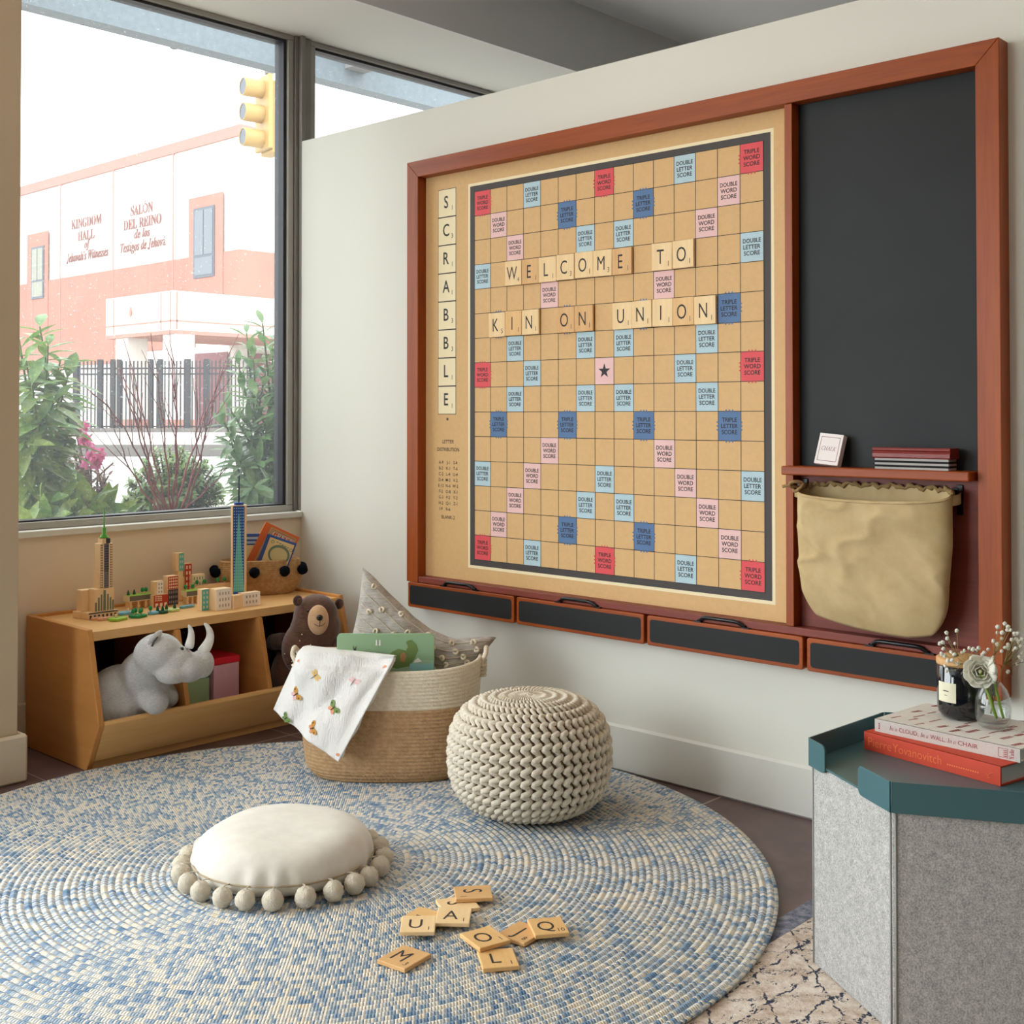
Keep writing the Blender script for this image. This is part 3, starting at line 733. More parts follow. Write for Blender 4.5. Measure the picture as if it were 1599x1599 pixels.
def shaft(z0, z1):
    def fn(m):
        n = int((z1 - z0) / 0.0085)
        wins(m, 0.056, 0.067, z0, z1, 2, n, 1, 0.0174, .6, .62)
        m.quad((0.0705, 0.0174, z0), (0.0895, 0.0174, z0), (0.0895, 0.0174, z1), (0.0705, 0.0174, z1), 2)
        wins(m, 0.071, 0.089, z0, z1, 3, n, 3, 0.0172, .35, .4)
        wins(m, 0.093, 0.104, z0, z1, 2, n, 1, 0.0174, .6, .62)
    return fn
tpart('shaft_block', 0.053, 0.106, 0.018, 0.064, 0.1055, 0.166, shaft(0.1055, 0.166), [P_dk, paint('window_grey', 96, 96, 104), P_gray])
tpart('shaft_block', 0.056, 0.106, 0.018, 0.060, 0.1665, 0.268, shaft(0.1665, 0.268), [P_dk, paint('window_dark', 60, 58, 74), P_gray])
tpart('crown_block', 0.066, 0.097, 0.022, 0.056, 0.2685, 0.287, lambda m: m.quad((0.080, 0.0214, 0.2685), (0.097, 0.0214, 0.2685), (0.097, 0.0214, 0.287), (0.080, 0.0214, 0.287), 1), [paint('window_dark', 60, 58, 74)])
MB().lathe([(0, 0.2875), (0.017, 0.2875), (0.017, 0.292), (0.012, 0.293), (0.012, 0.299), (0.0065, 0.300), (0.0065, 0.324), (0.004, 0.327), (0.003, 0.329), (0.002, 0.400), (0, 0.401)], 14, T=Matrix.Translation((0.081, 0.038, 0))).build('spire', P_sp, tw)
# blue tapered tower
P1 = px(372.5, 937)
wt = thing('toy_skyscraper', 'tall wooden toy tower with blue and teal printed face and black mast', 'toy building', P1, RAD(-34))
m = MB().prism([(-0.024, 0.0), (0.024, 0.0), (0.031, 0.007), (0.031, 0.045), (0.024, 0.052), (-0.024, 0.052), (-0.031, 0.045), (-0.031, 0.007)], 0.0005, 0.378, 0)
y = -0.0006
m.quad((-0.021, y, 0.0), (0.021, y, 0.0), (0.022, y, 0.375), (-0.022, y, 0.375), 1)
m.add([(-0.021, y - .0003, 0.034), (0.021, y - .0003, 0.034), (0.002, y - .0003, 0.345), (-0.002, y - .0003, 0.345)], [(0, 1, 2, 3)], 2)
wins(m, -0.021, 0.021, 0.04, 0.372, 5, 28, 3, y - 0.0006, .42, .45)
m.build('tower_block', [NW, P_blue2, P_teal, paint('sky', 150, 206, 214)], wt)
MB().lathe([(0, 0.3785), (0.019, 0.3785), (0.019, 0.389), (0, 0.389)], 18, T=Matrix.Translation((0, 0.026, 0)), smooth=False).build('roof_disc', P_blue2, wt)
MB().lathe([(0.0032, 0.3895), (0.0026, 0.495), (0, 0.496)], 8, T=Matrix.Translation((0, 0.026, 0))).build('mast', paint('mast', 36, 44, 74), wt)
# row of little buildings
def near(u, v): return px(u, v)
q = near(262, 946)
def f_rednavy(m):
    m.quad((0.001, -.0006, 0.062), (0.045, -.0006, 0.062), (0.045, -.0006, 0.112), (0.001, -.0006, 0.112), 1)
    wins(m, 0.004, 0.043, 0.064, 0.110, 5, 4, 3)
    m.quad((0.001, -.0006, 0.002), (0.045, -.0006, 0.002), (0.045, -.0006, 0.061), (0.001, -.0006, 0.061), 2)
    wins(m, 0.004, 0.043, 0.004, 0.060, 5, 3, 4, -.0012, .35, .5)
    for i in range(len(m.v)):
        if abs(m.v[i].y + .0006) < 1e-5 and False: pass
block('toy building with red grid windows over a navy lower storey', q.x, q.y, 0.046, 0.036, 0.113, mats=[P_red, P_navy, P_cream, P_gray], fn=lambda m: (m.quad((0.001, -.0006, 0.062), (0.045, -.0006, 0.062), (0.045, -.0006, 0.112), (0.001, -.0006, 0.112), 1), wins(m, 0.004, 0.043, 0.064, 0.110, 5, 4, 3, -.001, .6, .6), m.quad((0.001, -.0006, 0.002), (0.045, -.0006, 0.002), (0.045, -.0006, 0.061), (0.001, -.0006, 0.061), 2), wins(m, 0.004, 0.043, 0.004, 0.060, 5, 3, 4, -.001, .35, .5)))
q2 = near(240, 949)
block('red arcaded toy building with grid windows beside the navy one', q2.x, q2.y, 0.062, 0.034, 0.046, mats=[P_red, P_cream], fn=lambda m: (m.quad((0, -.0006, 0), (0.062, -.0006, 0), (0.062, -.0006, 0.046), (0, -.0006, 0.046), 1), wins(m, 0.004, 0.036, 0.022, 0.044, 5, 3, 2, -.001, .6, .6), wins(m, 0.003, 0.06, 0.0, 0.016, 3, 1, 2, -.001, .6, .9)))
block('small cream toy block standing on the red arcaded building', q2.x + 0.004, q2.y + 0.003, 0.040, 0.028, 0.052, z=TOP + 0.0465, mats=[P_white, P_grn2], fn=lambda m: (m.quad((0.012, -.0006, 0.001), (0.039, -.0006, 0.001), (0.039, -.0006, 0.051), (0.012, -.0006, 0.051), 1), wins(m, 0.014, 0.037, 0.004, 0.048, 2, 3, 2, -.001, .4, .55)))
q3 = near(289, 938)
block('low natural wood block behind the red tower block', q3.x - 0.030, q3.y + 0.012, 0.032, 0.028, 0.094)
block('brick red toy block with cream windows under the teal one', q3.x + 0.0025, q3.y + 0.008, 0.032, 0.028, 0.145, mats=[P_red, P_cream], fn=lambda m: (m.quad((0, -.0006, 0), (0.032, -.0006, 0), (0.032, -.0006, 0.144), (0, -.0006, 0.144), 1), wins(m, 0.003, 0.03, 0.03, 0.142, 2, 5, 2, -.001, .45, .6)))
block('teal windowed toy block perched highest on the stack', q3.x - 0.036, q3.y + 0.010, 0.037, 0.026, 0.070, z=TOP + 0.120, mats=[P_teal, P_cream], fn=lambda m: (m.quad((0.014, -.0006, 0.001), (0.036, -.0006, 0.001), (0.036, -.0006, 0.069), (0.014, -.0006, 0.069), 1), wins(m, 0.016, 0.034, 0.004, 0.066, 2, 3, 2, -.001, .35, .5)))
block('small wood spacer block right under the teal block', q3.x - 0.026, q3.y + 0.012, 0.024, 0.022, 0.0245, z=TOP + 0.0945)
q4 = near(301, 938)
block('cream toy building with grey green windows', q4.x + 0.004, q4.y + 0.012, 0.058, 0.026, 0.100, mats=[P_cream, P_grn2], fn=lambda m: (m.quad((0, -.0006, 0), (0.058, -.0006, 0), (0.058, -.0006, 0.1), (0, -.0006, 0.1), 1), wins(m, 0.004, 0.054, 0.01, 0.096, 4, 4, 2, -.001, .4, .55)))
q5 = near(315, 954)
block('white toy building with teal windowed end in the front row', q5.x, q5.y, 0.038, 0.03, 0.080, mats=[P_teal, P_cream, P_white], fn=lambda m: (m.quad((0, -.0006, 0), (0.032, -.0006, 0), (0.032, -.0006, 0.079), (0, -.0006, 0.079), 1), wins(m, 0.002, 0.03, 0.004, 0.076, 2, 4, 2, -.001, .35, .5)))
q6 = near(338, 954)
block('broad white toy building with grey windows in the front row', q6.x, q6.y, 0.066, 0.046, 0.080, mats=[P_white, P_gray], fn=lambda m: (m.quad((0, -.0006, 0), (0.066, -.0006, 0), (0.066, -.0006, 0.08), (0, -.0006, 0.08), 1), wins(m, 0.008, 0.060, 0.006, 0.074, 4, 3, 2, -.001, .4, .5)))
q7 = near(365, 951)
block('plain low wood block in front of the blue tower', q7.x, q7.y, 0.034, 0.03, 0.050)
q8 = near(379, 948)
block('small white toy building with two rows of windows at the right end', q8.x, q8.y, 0.080, 0.032, 0.052, mats=[P_white, P_gray], fn=lambda m: (m.quad((0, -.0006, 0), (0.08, -.0006, 0), (0.08, -.0006, 0.052), (0, -.0006, 0.052), 1), wins(m, 0.01, 0.07, 0.006, 0.048, 4, 2, 2, -.001, .4, .5)))
# trees as pegs
def tree(par, x, y, z, kind, s_=1.0):
    m = MB()
    if kind == 'round': m.lathe([(0.0022, z), (0.0022, z + 0.006), (0.006, z + 0.008), (0.007, z + 0.014), (0.0055, z + 0.021), (0, z + 0.024)], 10, T=Matrix.Translation((x, y, 0)) , mfun=lambda zz, j: 1 if j < 1 else 0)
    else: m.lathe([(0.006, z), (0.005, z + 0.008), (0.002, z + 0.018), (0, z + 0.02)], 10, T=Matrix.Translation((x, y, 0)))
    m.build('peg_tree', [P_green if kind == 'round' else P_dgreen, NW], par)
def highline(label, u, v, L, D, trees):
    q = near(u, v)
    o = thing('toy_elevated_park', label, 'toy park', q, 0, 'elevated toy park strips')
    m = MB().box(0, L, 0, D, 0.028, 0.050, 0)
    m.quad((0, 0, 0.0506), (L, 0, 0.0506), (L, D, 0.0506), (0, D, 0.0506), 1)
    m.quad((0.001, -.0006, 0.031), (L, -.0006, 0.031), (L, -.0006, 0.0495), (0.001, -.0006, 0.0495), 2)
    m.build('deck', [P_cream, P_lime, paint('steel_grey', 110, 108, 98)], o)
    for i in range(4): MB().box(0.006 + i * (L - .02) / 3, 0.014 + i * (L - .02) / 3, 0.006, D - .006, 0.0005, 0.0278).build('pillar', NW, o)
    for x, y, k in trees: tree(o, x, y, 0.0508, k)
highline('left elevated toy park strip with lime deck and four peg trees', 202, 952, 0.115, 0.046, [(0.012, 0.03, 'cone'), (0.038, 0.032, 'cone'), (0.072, 0.03, 'round'), (0.086, 0.028, 'round')])
highline('middle elevated toy park strip in front of the red tower block', 291, 944, 0.085, 0.040, [(0.008, 0.02, 'round'), (0.042, 0.022, 'round')])
o = block('long low park strip with a row of peg trees behind the white building', near(312, 940).x, near(312, 940).y + 0.03, 0.175, 0.02, 0.058, mats=[P_salmon], fn=lambda m: m.quad((0, 0, .0586), (.175, 0, .0586), (.175, .02, .0586), (0, .02, .0586), 1), name='toy_park_strip', cat='toy park', group='elevated toy park strips')
for x in (0.012, 0.046, 0.108, 0.14): tree(o, x, 0.01, 0.0588, 'round')
def park(label, u, v, L, D, mat, h=0.009, trees=(), rot=0, name='toy_park_tile', cat='toy park'):
    q = near(u, v)
    o = thing(name, label, cat, q, rot, 'flat wooden park tiles')
    k = 0.012
    MB().prism([(k, 0), (L - k, 0), (L, D * .45), (L - k, D), (k, D), (0, D * .55)], 0.0005, h).build('tile', mat, o, bevel=0.0008)
    for x, y, kd in trees:
        if kd == 'block': MB().lathe([(0.0048, h), (0.0048, h + 0.012), (0, h + 0.012)], 10, T=Matrix.Translation((x, y, 0.0003))).build('peg', NW, o)
        else: tree(o, x, y, h + 0.0003, kd)
park('lime green park tile with wooden peg nearest the tall tower', 181, 971.5, 0.072, 0.050, P_lime, trees=[(0.035, 0.03, 'block')], rot=RAD(20))
park('blue river tile behind the lime park tile', 190, 962, 0.075, 0.04, P_blue, trees=[(0.05, 0.02, 'block')], rot=RAD(15))
park('green park tile with four peg trees at the centre front', 213, 966.5, 0.066, 0.052, P_green, trees=[(0.014, 0.03, 'round'), (0.032, 0.014, 'round'), (0.046, 0.022, 'round'), (0.036, 0.040, 'round')], rot=RAD(15))
park('teal green park tile with three small trees', 236, 961, 0.070, 0.034, P_blue, trees=[(0.012, 0.018, 'round'), (0.045, 0.018, 'cone')], rot=RAD(10))
park('dark green park tile with one cone tree', 251, 959.5, 0.046, 0.030, P_dgreen, trees=[(0.022, 0.015, 'cone')], rot=RAD(10))
park('pale green park tile with two cone trees', 265, 957, 0.062, 0.050, P_pale, trees=[(0.012, 0.03, 'cone'), (0.045, 0.022, 'cone')], rot=RAD(12))
park('narrow blue river tile before the middle park strip', 283, 951, 0.070, 0.02, P_blue, rot=RAD(6))
park('flat salmon tile at the foot of the tall tower', 144, 969.5, 0.05, 0.018, P_salmon, rot=RAD(6), name='toy_path_tile')
park('second flat salmon tile in front of the tall tower', 155, 970.5, 0.072, 0.02, P_salmon, rot=RAD(14), name='toy_path_tile')

# ------------------------------------------------------------------ rope basket with navy pompoms and books
def ropemat(name, a, b, twist=260):
    t = NT(name); v = t.coord()
    t.base(t.ramp(t.noise(v, 70, 4), [(0.3, a), (0.7, b)]))
    w = t.new('ShaderNodeTexWave'); w.wave_type = 'BANDS'; w.bands_direction = 'DIAGONAL'; w.inputs['Scale'].default_value = twist / 6; w.inputs['Distortion'].default_value = 1.5
    t.link(v, w.inputs['Vector']); t.bump(w.outputs['Fac'], 0.5, 0.002)
    return t.set(0.9, 0, 0.15)
M['jute'] = ropemat('jute_rope', srgb(172, 132, 88), srgb(206, 168, 120), 1500)
M['navy'] = plain('navy_wool', srgb(12, 18, 27), 0.95, 0, .1, bump=0.8, bscale=220, bdist=0.006)
pc = Vector((2.948, 4.196, TOP))
pb = thing('pompom_basket', 'jute rope basket with navy pompoms holding picture books on the cabinet', 'basket', pc, RAD(-28))
prof = []
H = 0.142; n = 17
def prad(z):
    t_ = z / H
    return 0.130 + 0.046 * min(1, (t_ / .5)) ** 0.6 if t_ < .5 else 0.176 - 0.014 * ((t_ - .5) / .5)
for i in range(n):
    for k in range(4):
        z = (i + k / 4) * H / n
        prof.append((prad(z) + 0.0028 * sin(pi * (k + .5) / 4), z))
prof.append((prad(H) - 0.004, H + 0.001)); prof.append((prad(H) - 0.008, H))
prof += [(prad(z) - 0.010, z) for z in (H * .8, H * .6, H * .4, H * .2, 0.006)] + [(0.0, 0.005)]
m = MB(); m.lathe([(0, 0.0)] + prof, 96, sx=1, sy=0.46, ex=2.3)
m.build('woven_body', M['jute'], pb)
for a in (-163, -100, -62, -28, 20, 100, 160):
    c, s_ = cos(RAD(a)), sin(RAD(a)); kk = (abs(c) ** 2.3 + abs(s_) ** 2.3) ** (-1 / 2.3)
    R_ = prad(0.095)
    MB().sphere((0, 0, 0), 0.0215, 20, 14, jit=0.07).build('pompom', M['navy'], pb, loc=(R_ * kk * c + .016 * c, 0.46 * R_ * kk * s_ + .016 * s_, 0.098))
def book(label, w, h, th, cover, spine, loc, R, fn=None, mats=(), name='picture_book', group=None, cat='book', pagec=None):
    """front cover faces -y, spine at x=0, stands in xz"""
    o = thing(name, label, cat, (0, 0, 0), 0, group)
    o.matrix_world = Matrix.Translation(loc) @ R
    m = MB().box(0, w, 0, 0.0025, 0, h, 0).box(0, w, th - 0.0025, th, 0, h, 0).box(-0.001, 0.002, 0, th, 0, h, 1)
    if fn: fn(m)
    m.build('cover', [cover, spine] + list(mats), o, bevel=0.0008)
    MB().box(0.003, w - 0.004, 0.0028, th - 0.0028, 0.003, h - 0.003).build('pages', pagec or M['cream'], o)
    return o
def facing(ydir_deg, roll_deg, pitch_deg=0):
    return Matrix.Rotation(RAD(ydir_deg), 4, 'Z') @ Matrix.Rotation(RAD(pitch_deg), 4, 'X') @ Matrix.Rotation(RAD(roll_deg), 4, 'Y')
M['orange'] = plain('orange_cover', srgb(226, 110, 52), 0.4, var=0.03); M['khaki'] = plain('khaki_print', srgb(196, 180, 130), 0.5)
M['bluec'] = plain('blue_cover', srgb(52, 82, 146), 0.4, var=0.03); M['buff'] = plain('buff_cover', srgb(222, 196, 140), 0.45, var=0.04); M['olive'] = plain('olive_print', srgb(104, 120, 98), 0.5)
M['orange2'] = plain('orange_red_print', srgb(196, 78, 42), 0.5)
def f_greek(m):
    y = -0.0005; w, h = 0.155, 0.195
    for a, b, c, d in ((.028, w - .01, h - .014, h - .010), (.028, w - .01, .02, .024), (.028, .034, .02, h - .01), (w - .016, w - .010, .02, h - .01)): m.quad((a, y, c), (b, y, c), (b, y, d), (a, y, d), 2)
    m.quad((.036, y, h - .052), (w - .018, y, h - .052), (w - .018, y, h - .018), (.036, y, h - .018), 2)
    m.quad((.042, y - .0002, h - .049), (w - .024, y - .0002, h - .049), (w - .024, y - .0002, h - .022), (.042, y - .0002, h - .022), 0)
    m.text(serif('GREEK'), 0.019, (w / 2 + .016, y - .0005, h - .0405), XD, ZD, 3)

def bookat(label, w, h, th, cover, spine, d, u, v, R, **k):
    tl = gd(d, u, v)
    return book(label, w, h, th, cover, spine, tl - (R.to_3x3() @ Vector((0, 0, h))), R, **k)
PD = dep(pc)
bookat('orange GREEK picture book tilted at the back of the pompom basket', 0.155, 0.195, 0.014, M['orange'], M['orange'], PD + 0.012, 416, 815, facing(-28, 27), fn=f_greek, mats=[M['khaki'], M['white']], group='picture books in the pompom basket')
def f_yel(m):
    y = -0.0005; w, h = 0.125, 0.170
    m.quad((.014, y, .006), (w - .006, y, .006), (w - .006, y, h - .008), (.014, y, h - .008), 2)
    for i in range(24):
        a0, a1 = 2 * pi * i / 24, 2 * pi * (i + 1) / 24
        m.add([(.072, y - .0004, .105), (.072 + .045 * cos(a0), y - .0004, .105 + .04 * sin(a0)), (.072 + .045 * cos(a1), y - .0004, .105 + .04 * sin(a1))], [(0, 1, 2)], 3)
        m.add([(.072, y - .0008, .103), (.072 + .036 * cos(a0), y - .0008, .103 + .031 * sin(a0)), (.072 + .036 * cos(a1), y - .0008, .103 + .031 * sin(a1))], [(0, 1, 2)], 4)
    for cx, cz in ((.030, .148), (.112, .138)):
        m.add([(cx + .007 * cos(k * pi / 5), y - .0004, cz + .007 * sin(k * pi / 5)) for k in range(10)], [tuple(range(10))], 3)
        m.add([(cx + .0045 * cos(k * pi / 5), y - .0008, cz + .0045 * sin(k * pi / 5)) for k in range(10)], [tuple(range(10))], 2)
    for i in range(5): m.quad((.045 + i * .012, y - .0004, .150 - .002 * i), (.054 + i * .012, y - .0004, .150 - .002 * i), (.054 + i * .012, y - .0004, .1535 - .002 * i), (.045 + i * .012, y - .0004, .1535 - .002 * i), 3)
bookat('buff picture book with blue spine tilted at the front of the pompom basket', 0.125, 0.170, 0.022, M['bluec'], M['bluec'], PD - 0.040, 418, 834, facing(-38, 20), fn=f_yel, mats=[M['buff'], M['olive'], M['khaki']], group='picture books in the pompom basket')
def f_blue(m):
    y = -0.0005; w, h = 0.13, 0.17
    for k in range(2): m.quad((.006, y, h - .022 - k * .018), (w - .006, y, h - .022 - k * .018), (w - .006, y, h - .012 - k * .018), (.006, y, h - .012 - k * .018), 2)
    m.quad((.004, y, .006), (w - .004, y, .006), (w - .004, y, h - .046), (.004, y, h - .046), 3)
    m.add([(.05 + .009 * cos(k * pi / 5), y - .0004, .10 + .009 * sin(k * pi / 5)) for k in range(10)], [tuple(range(10))], 4)
    m.add([(.05 + .006 * cos(k * pi / 5), y - .0008, .10 + .006 * sin(k * pi / 5)) for k in range(10)], [tuple(range(10))], 3)
bookat('blue topped picture book standing upright left in the pompom basket', 0.13, 0.17, 0.014, M['bluec'], M['bluec'], PD - 0.018, 378, 834, facing(-28, 1), fn=f_blue, mats=[plain('pale_blue_print', srgb(176, 188, 206), 0.5), M['buff'], M['orange2']], group='picture books in the pompom basket')

# ================================================================== RUGS
# flat patterned area rug
t = NT('distressed_rug'); v = t.coord()
n1 = t.noise(v, 11, 6, 0.75); n2 = t.noise(v, 46, 4, 0.7); n3 = t.noise(t.coord((1, 2.6, 1)), 26, 4, 0.75)
basec = t.ramp(t.math('ADD', t.math('MULTIPLY', n1, .5), t.math('MULTIPLY', n2, .5)), [(0.36, srgb(172, 146, 124)), (0.5, srgb(212, 196, 180)), (0.62, srgb(232, 222, 210))])
sep = t.new('ShaderNodeSeparateXYZ'); t.link(v, sep.inputs[0])
wob = t.math('MULTIPLY', t.math('SUBTRACT', n1, .5), 0.16)
def line(e, period, w):
    f = t.math('FRACT', t.math('DIVIDE', e, period)); return t.math('LESS_THAN', t.math('ABSOLUTE', t.math('SUBTRACT', f, .5)), w)
xs = t.math('ADD', sep.outputs[0], wob); ys = t.math('ADD', sep.outputs[1], t.math('MULTIPLY', wob, .5))
L = t.math('MAXIMUM', t.math('MAXIMUM', line(ys, .085, .04), line(t.math('ADD', xs, ys), .15, .022)), line(t.math('SUBTRACT', xs, ys), .19, .02))
L = t.math('MULTIPLY', L, t.math('GREATER_THAN', n2, .47))
spots = t.math('GREATER_THAN', n3, .62)
f = t.math('MAXIMUM', L, spots)
mx = t.new('ShaderNodeMix', data_type='RGBA'); t.link(f, mx.inputs['Factor']); t.link(basec, mx.inputs['A']); mx.inputs['B'].default_value = srgb(62, 66, 82)
brd = t.math('GREATER_THAN', sep.outputs[1], 1.462)
mb = t.new('ShaderNodeMix', data_type='RGBA'); t.link(brd, mb.inputs['Factor']); t.link(mx.outputs['Result'], mb.inputs['A'])
t.link(t.ramp(n2, [(0.35, srgb(88, 92, 108)), (0.65, srgb(150, 150, 160))]), mb.inputs['B'])
t.base(mb.outputs['Result']); t.bump(t.noise(v, 260, 3), 0.6, 0.004); M['rug2'] = t.set(0.95, 0, 0.1)
r2 = MB().box(0.2, 3.05, -2.0, 1.520, 0.0005, 0.006).build('area_rug', M['rug2'], bevel=0.002)
tag(r2, 'beige and navy distressed patterned rug under the grey hexagonal ottoman', 'rug')
# round braided rug
RC = Vector((2.001, 2.609, 0)); RR = 1.219; RW = 0.0178
t = NT('braided_rug'); v = t.coord()
sep = t.new('ShaderNodeSeparateXYZ'); t.link(v, sep.inputs[0])
x, y = sep.outputs[0], sep.outputs[1]
r = t.math('SQRT', t.math('ADD', t.math('MULTIPLY', x, x), t.math('MULTIPLY', y, y)))
rr = t.math('DIVIDE', r, RW); ring = t.math('FLOOR', rr); fr = t.math('FRACT', rr)
ang = t.math('ARCTAN2', y, x)
rmid = t.math('MULTIPLY', t.math('ADD', ring, .5), RW)
arc = t.math('MULTIPLY', ang, rmid)
sk = t.math('MULTIPLY', fr, 0.55)
side = t.math('GREATER_THAN', fr, .5)
u = t.math('ADD', t.math('ADD', t.math('DIVIDE', arc, 0.0070), sk), t.math('MULTIPLY', side, 0.0))
cell = t.math('FLOOR', u); fu = t.math('FRACT', u)
cv = t.new('ShaderNodeCombineXYZ'); t.link(cell, cv.inputs[0]); t.link(t.math('ADD', ring, t.math('MULTIPLY', side, 0.0)), cv.inputs[1])
wn = t.new('ShaderNodeTexWhiteNoise'); t.link(cv.outputs[0], wn.inputs['Vector'])
cv2 = t.new('ShaderNodeCombineXYZ'); t.link(t.math('MULTIPLY', arc, 13.0), cv2.inputs[0]); t.link(t.math('MULTIPLY', ring, 3.7), cv2.inputs[1])
slow = t.noise(cv2.outputs[0], 1.0, 2)
val = t.math('ADD', t.math('MULTIPLY', wn.outputs['Value'], .58), t.math('MULTIPLY', t.math('SUBTRACT', slow, .26), .90))
pal = [(0.0, srgb(92, 122, 156)), (0.18, srgb(116, 143, 172)), (0.34, srgb(146, 164, 182)), (0.46, srgb(176, 184, 190)), (0.56, srgb(208, 206, 200)), (0.70, srgb(230, 222, 208)), (0.92, srgb(222, 206, 178))]
val = t.math('ADD', val, t.math('MULTIPLY', t.math('SUBTRACT', t.noise(v, 420, 2), .5), .55))
t.base(t.ramp(val, pal, 'LINEAR'))
hgt = t.math('MULTIPLY', t.math('POWER', t.math('SINE', t.math('MULTIPLY', fu, pi)), .6), t.math('POWER', t.math('SINE', t.math('MULTIPLY', fr, pi)), .7))
hgt = t.math('ADD', hgt, t.math('MULTIPLY', t.noise(v, 600, 2), .25))
t.bump(hgt, 0.55, 0.006); M['braid'] = t.set(0.95, 0, 0.05)
m = MB(); prof = [(0.0005, 0.0065)]
nr = int(RR / RW)
for i in range(nr):
    for k in range(4):
        q = (k + .5) / 4; prof.append(((i + q) * RW, 0.0095 + 0.0068 * sin(pi * q) ** .7))
prof += [(RR - .0003, 0.0145), (RR + .001, 0.0115), (RR - 0.0005, 0.008), (RR - 0.006, 0.0063), (0.0005, 0.0062)]
m.lathe(prof, 240)
rg = m.build('braided_rug', M['braid'], None, loc=RC)
tag(rg, 'round braided rug in mixed blue and cream yarn on the dark floor', 'rug')
RZ = 0.0164

# ================================================================== POUF
t = NT('knit_cord'); v = t.coord()
t.base(t.ramp(t.noise(v, 60, 4), [(0.3, srgb(206, 194, 174)), (0.7, srgb(228, 219, 202))])); t.bump(t.noise(t.coord((1, 1, .35)), 330, 3), 0.35, 0.003); M['knit'] = t.set(0.92, 0, 0.12, 0.15)
pf = thing('knitted_pouf', 'round cream chunky knitted pouf standing on the blue rug', 'pouf', (2.708, 2.464, RZ))
PH, PR = 0.345, 0.238
def pprof(s_):     # s 0..1 from bottom pole to top pole
    a = -pi / 2 + pi * s_
    e = 0.62
    c, q = cos(a), sin(a)
    r = PR * max(0.0, c) ** e
    z = PH / 2 + (PH / 2) * (abs(q) ** 0.80) * (1 if q > 0 else -1)
    return r, z
# arc-length table
tab = [pprof(i / 400) for i in range(401)]; cum = [0]
for a, b in zip(tab, tab[1:]): cum.append(cum[-1] + sqrt((a[0] - b[0]) ** 2 + (a[1] - b[1]) ** 2))
def pat(l):
    l = min(max(l, 0), cum[-1] - 1e-6)
    import bisect
    i = bisect.bisect_right(cum, l) - 1; f = (l - cum[i]) / (cum[i + 1] - cum[i])
    r = lerp(tab[i][0], tab[i + 1][0], f); z = lerp(tab[i][1], tab[i + 1][1], f)
    i0, i1 = max(0, i - 6), min(400, i + 7)
    tr_, tz = tab[i1][0] - tab[i0][0], tab[i1][1] - tab[i0][1]; n = sqrt(tr_ * tr_ + tz * tz)
    return r, z, tz / n, -tr_ / n
m = MB(); prof = []
for i in range(41):
    r, z, nr_, nz = pat(cum[-1] * i / 40); prof.append((max(0.0005, r - 0.010 * nr_), z - 0.010 * nz))
m.lathe(prof, 48)
m.build('filling', plain('pouf_gap_shade', srgb(150, 130, 104), 0.95, bump=0.5, bscale=120), pf)  # core coloured darker to put shade in the gaps between cords
NC = 49; l0, l1 = 0.07, cum[-1] - 0.012; rows_ = 19; per = 14
m = MB()
for c in range(NC):
    th0 = 2 * pi * c / NC; path = []; rad = []
    npt = rows_ * per
    for k in range(npt + 1):
        f = k / npt; l = lerp(l0, l1, f); r, z, nr_, nz = pat(l)
        ph = 2 * pi * rows_ * f
        sp = 2 * pi * max(r, 0.02) / NC
        lat = 0.28 * sp * sin(ph) + 0.13 * sp * sin(2 * ph + 0.5)
        ou = 0.0062 * cos(ph + 0.9) * min(1, r / (PR * .8))
        th = th0 + lat / max(r, 0.02)
        rr_ = r + ou * nr_; zz = z + ou * nz
        path.append((rr_ * cos(th), rr_ * sin(th), zz)); rad.append(min(0.0085, 0.275 * sp + 0.0006))
    m.tube(path, rad, 8)
m.build('knitted_cover', M['knit'], pf)
m = MB()
r, z, nr_, nz = pat(cum[-1] * .5)
for j in range(1): m.tube([Vector(((.006 + .011 * j) * cos(a), (.006 + .011 * j) * sin(a), PH - .003 + .0015 * sin(a * 5 + j))) for a in [2 * pi * i / 24 for i in range(24)]], .0062, 6, closed=True)
m.build('top_gather', M['knit'], pf)

# ================================================================== ROUND CUSHION WITH POMPOMS
t = NT('cream_cotton'); v = t.coord()
t.base(t.ramp(t.noise(v, 25, 3), [(0.3, srgb(216, 209, 197)), (0.7, srgb(226, 220, 209))])); t.bump(t.noise(v, 500, 2), 0.12, 0.001); M['cotton'] = t.set(0.9, 0, 0.15, 0.2)
M['wool'] = plain('cream_wool', srgb(230, 218, 196), 0.95, var=0.08, scale=60, bump=0.9, bscale=260, bdist=0.006, sheen=0.2)
CC = Vector((1.911, 2.609, RZ))
cu = thing('round_cushion', 'round cream floor cushion edged with pompoms on the blue rug', 'cushion', CC)
CR, CH = 0.233, 0.118
def cush(a, b):
    th = 2 * pi * a; s_ = -1 + 2 * b      # -1 bottom .. 1 top
    k = cos(s_ * pi / 2)
    rr_ = CR * max(0.0, k) ** 0.42
    if s_ >= 0: z = 0.048 + 0.080 * sin(s_ * pi / 2) ** 1.0
    else: z = 0.048 - 0.047 * (sin(-s_ * pi / 2)) ** .7
    pl = sin(th * 21 + 2.2 * sin(th * 3)) * (0.5 + 0.5 * sin(th * 5 + 1))
    e = max(0, 1 - abs(abs(s_) - 0.10) / 0.34)
    rr_ += 0.0055 * pl * e * (1 if s_ > 0 else .7)
    n = mnoise.noise(Vector((rr_ * 5 * cos(th), rr_ * 5 * sin(th), 3)))
    if s_ > 0: z += 0.010 * n * min(1, s_ * 2)
    return Vector((rr_ * cos(th), rr_ * sin(th), z))
m = MB(); m.grid(160, 40, cush, cu=True)
m.build('cover', M['cotton'], cu)
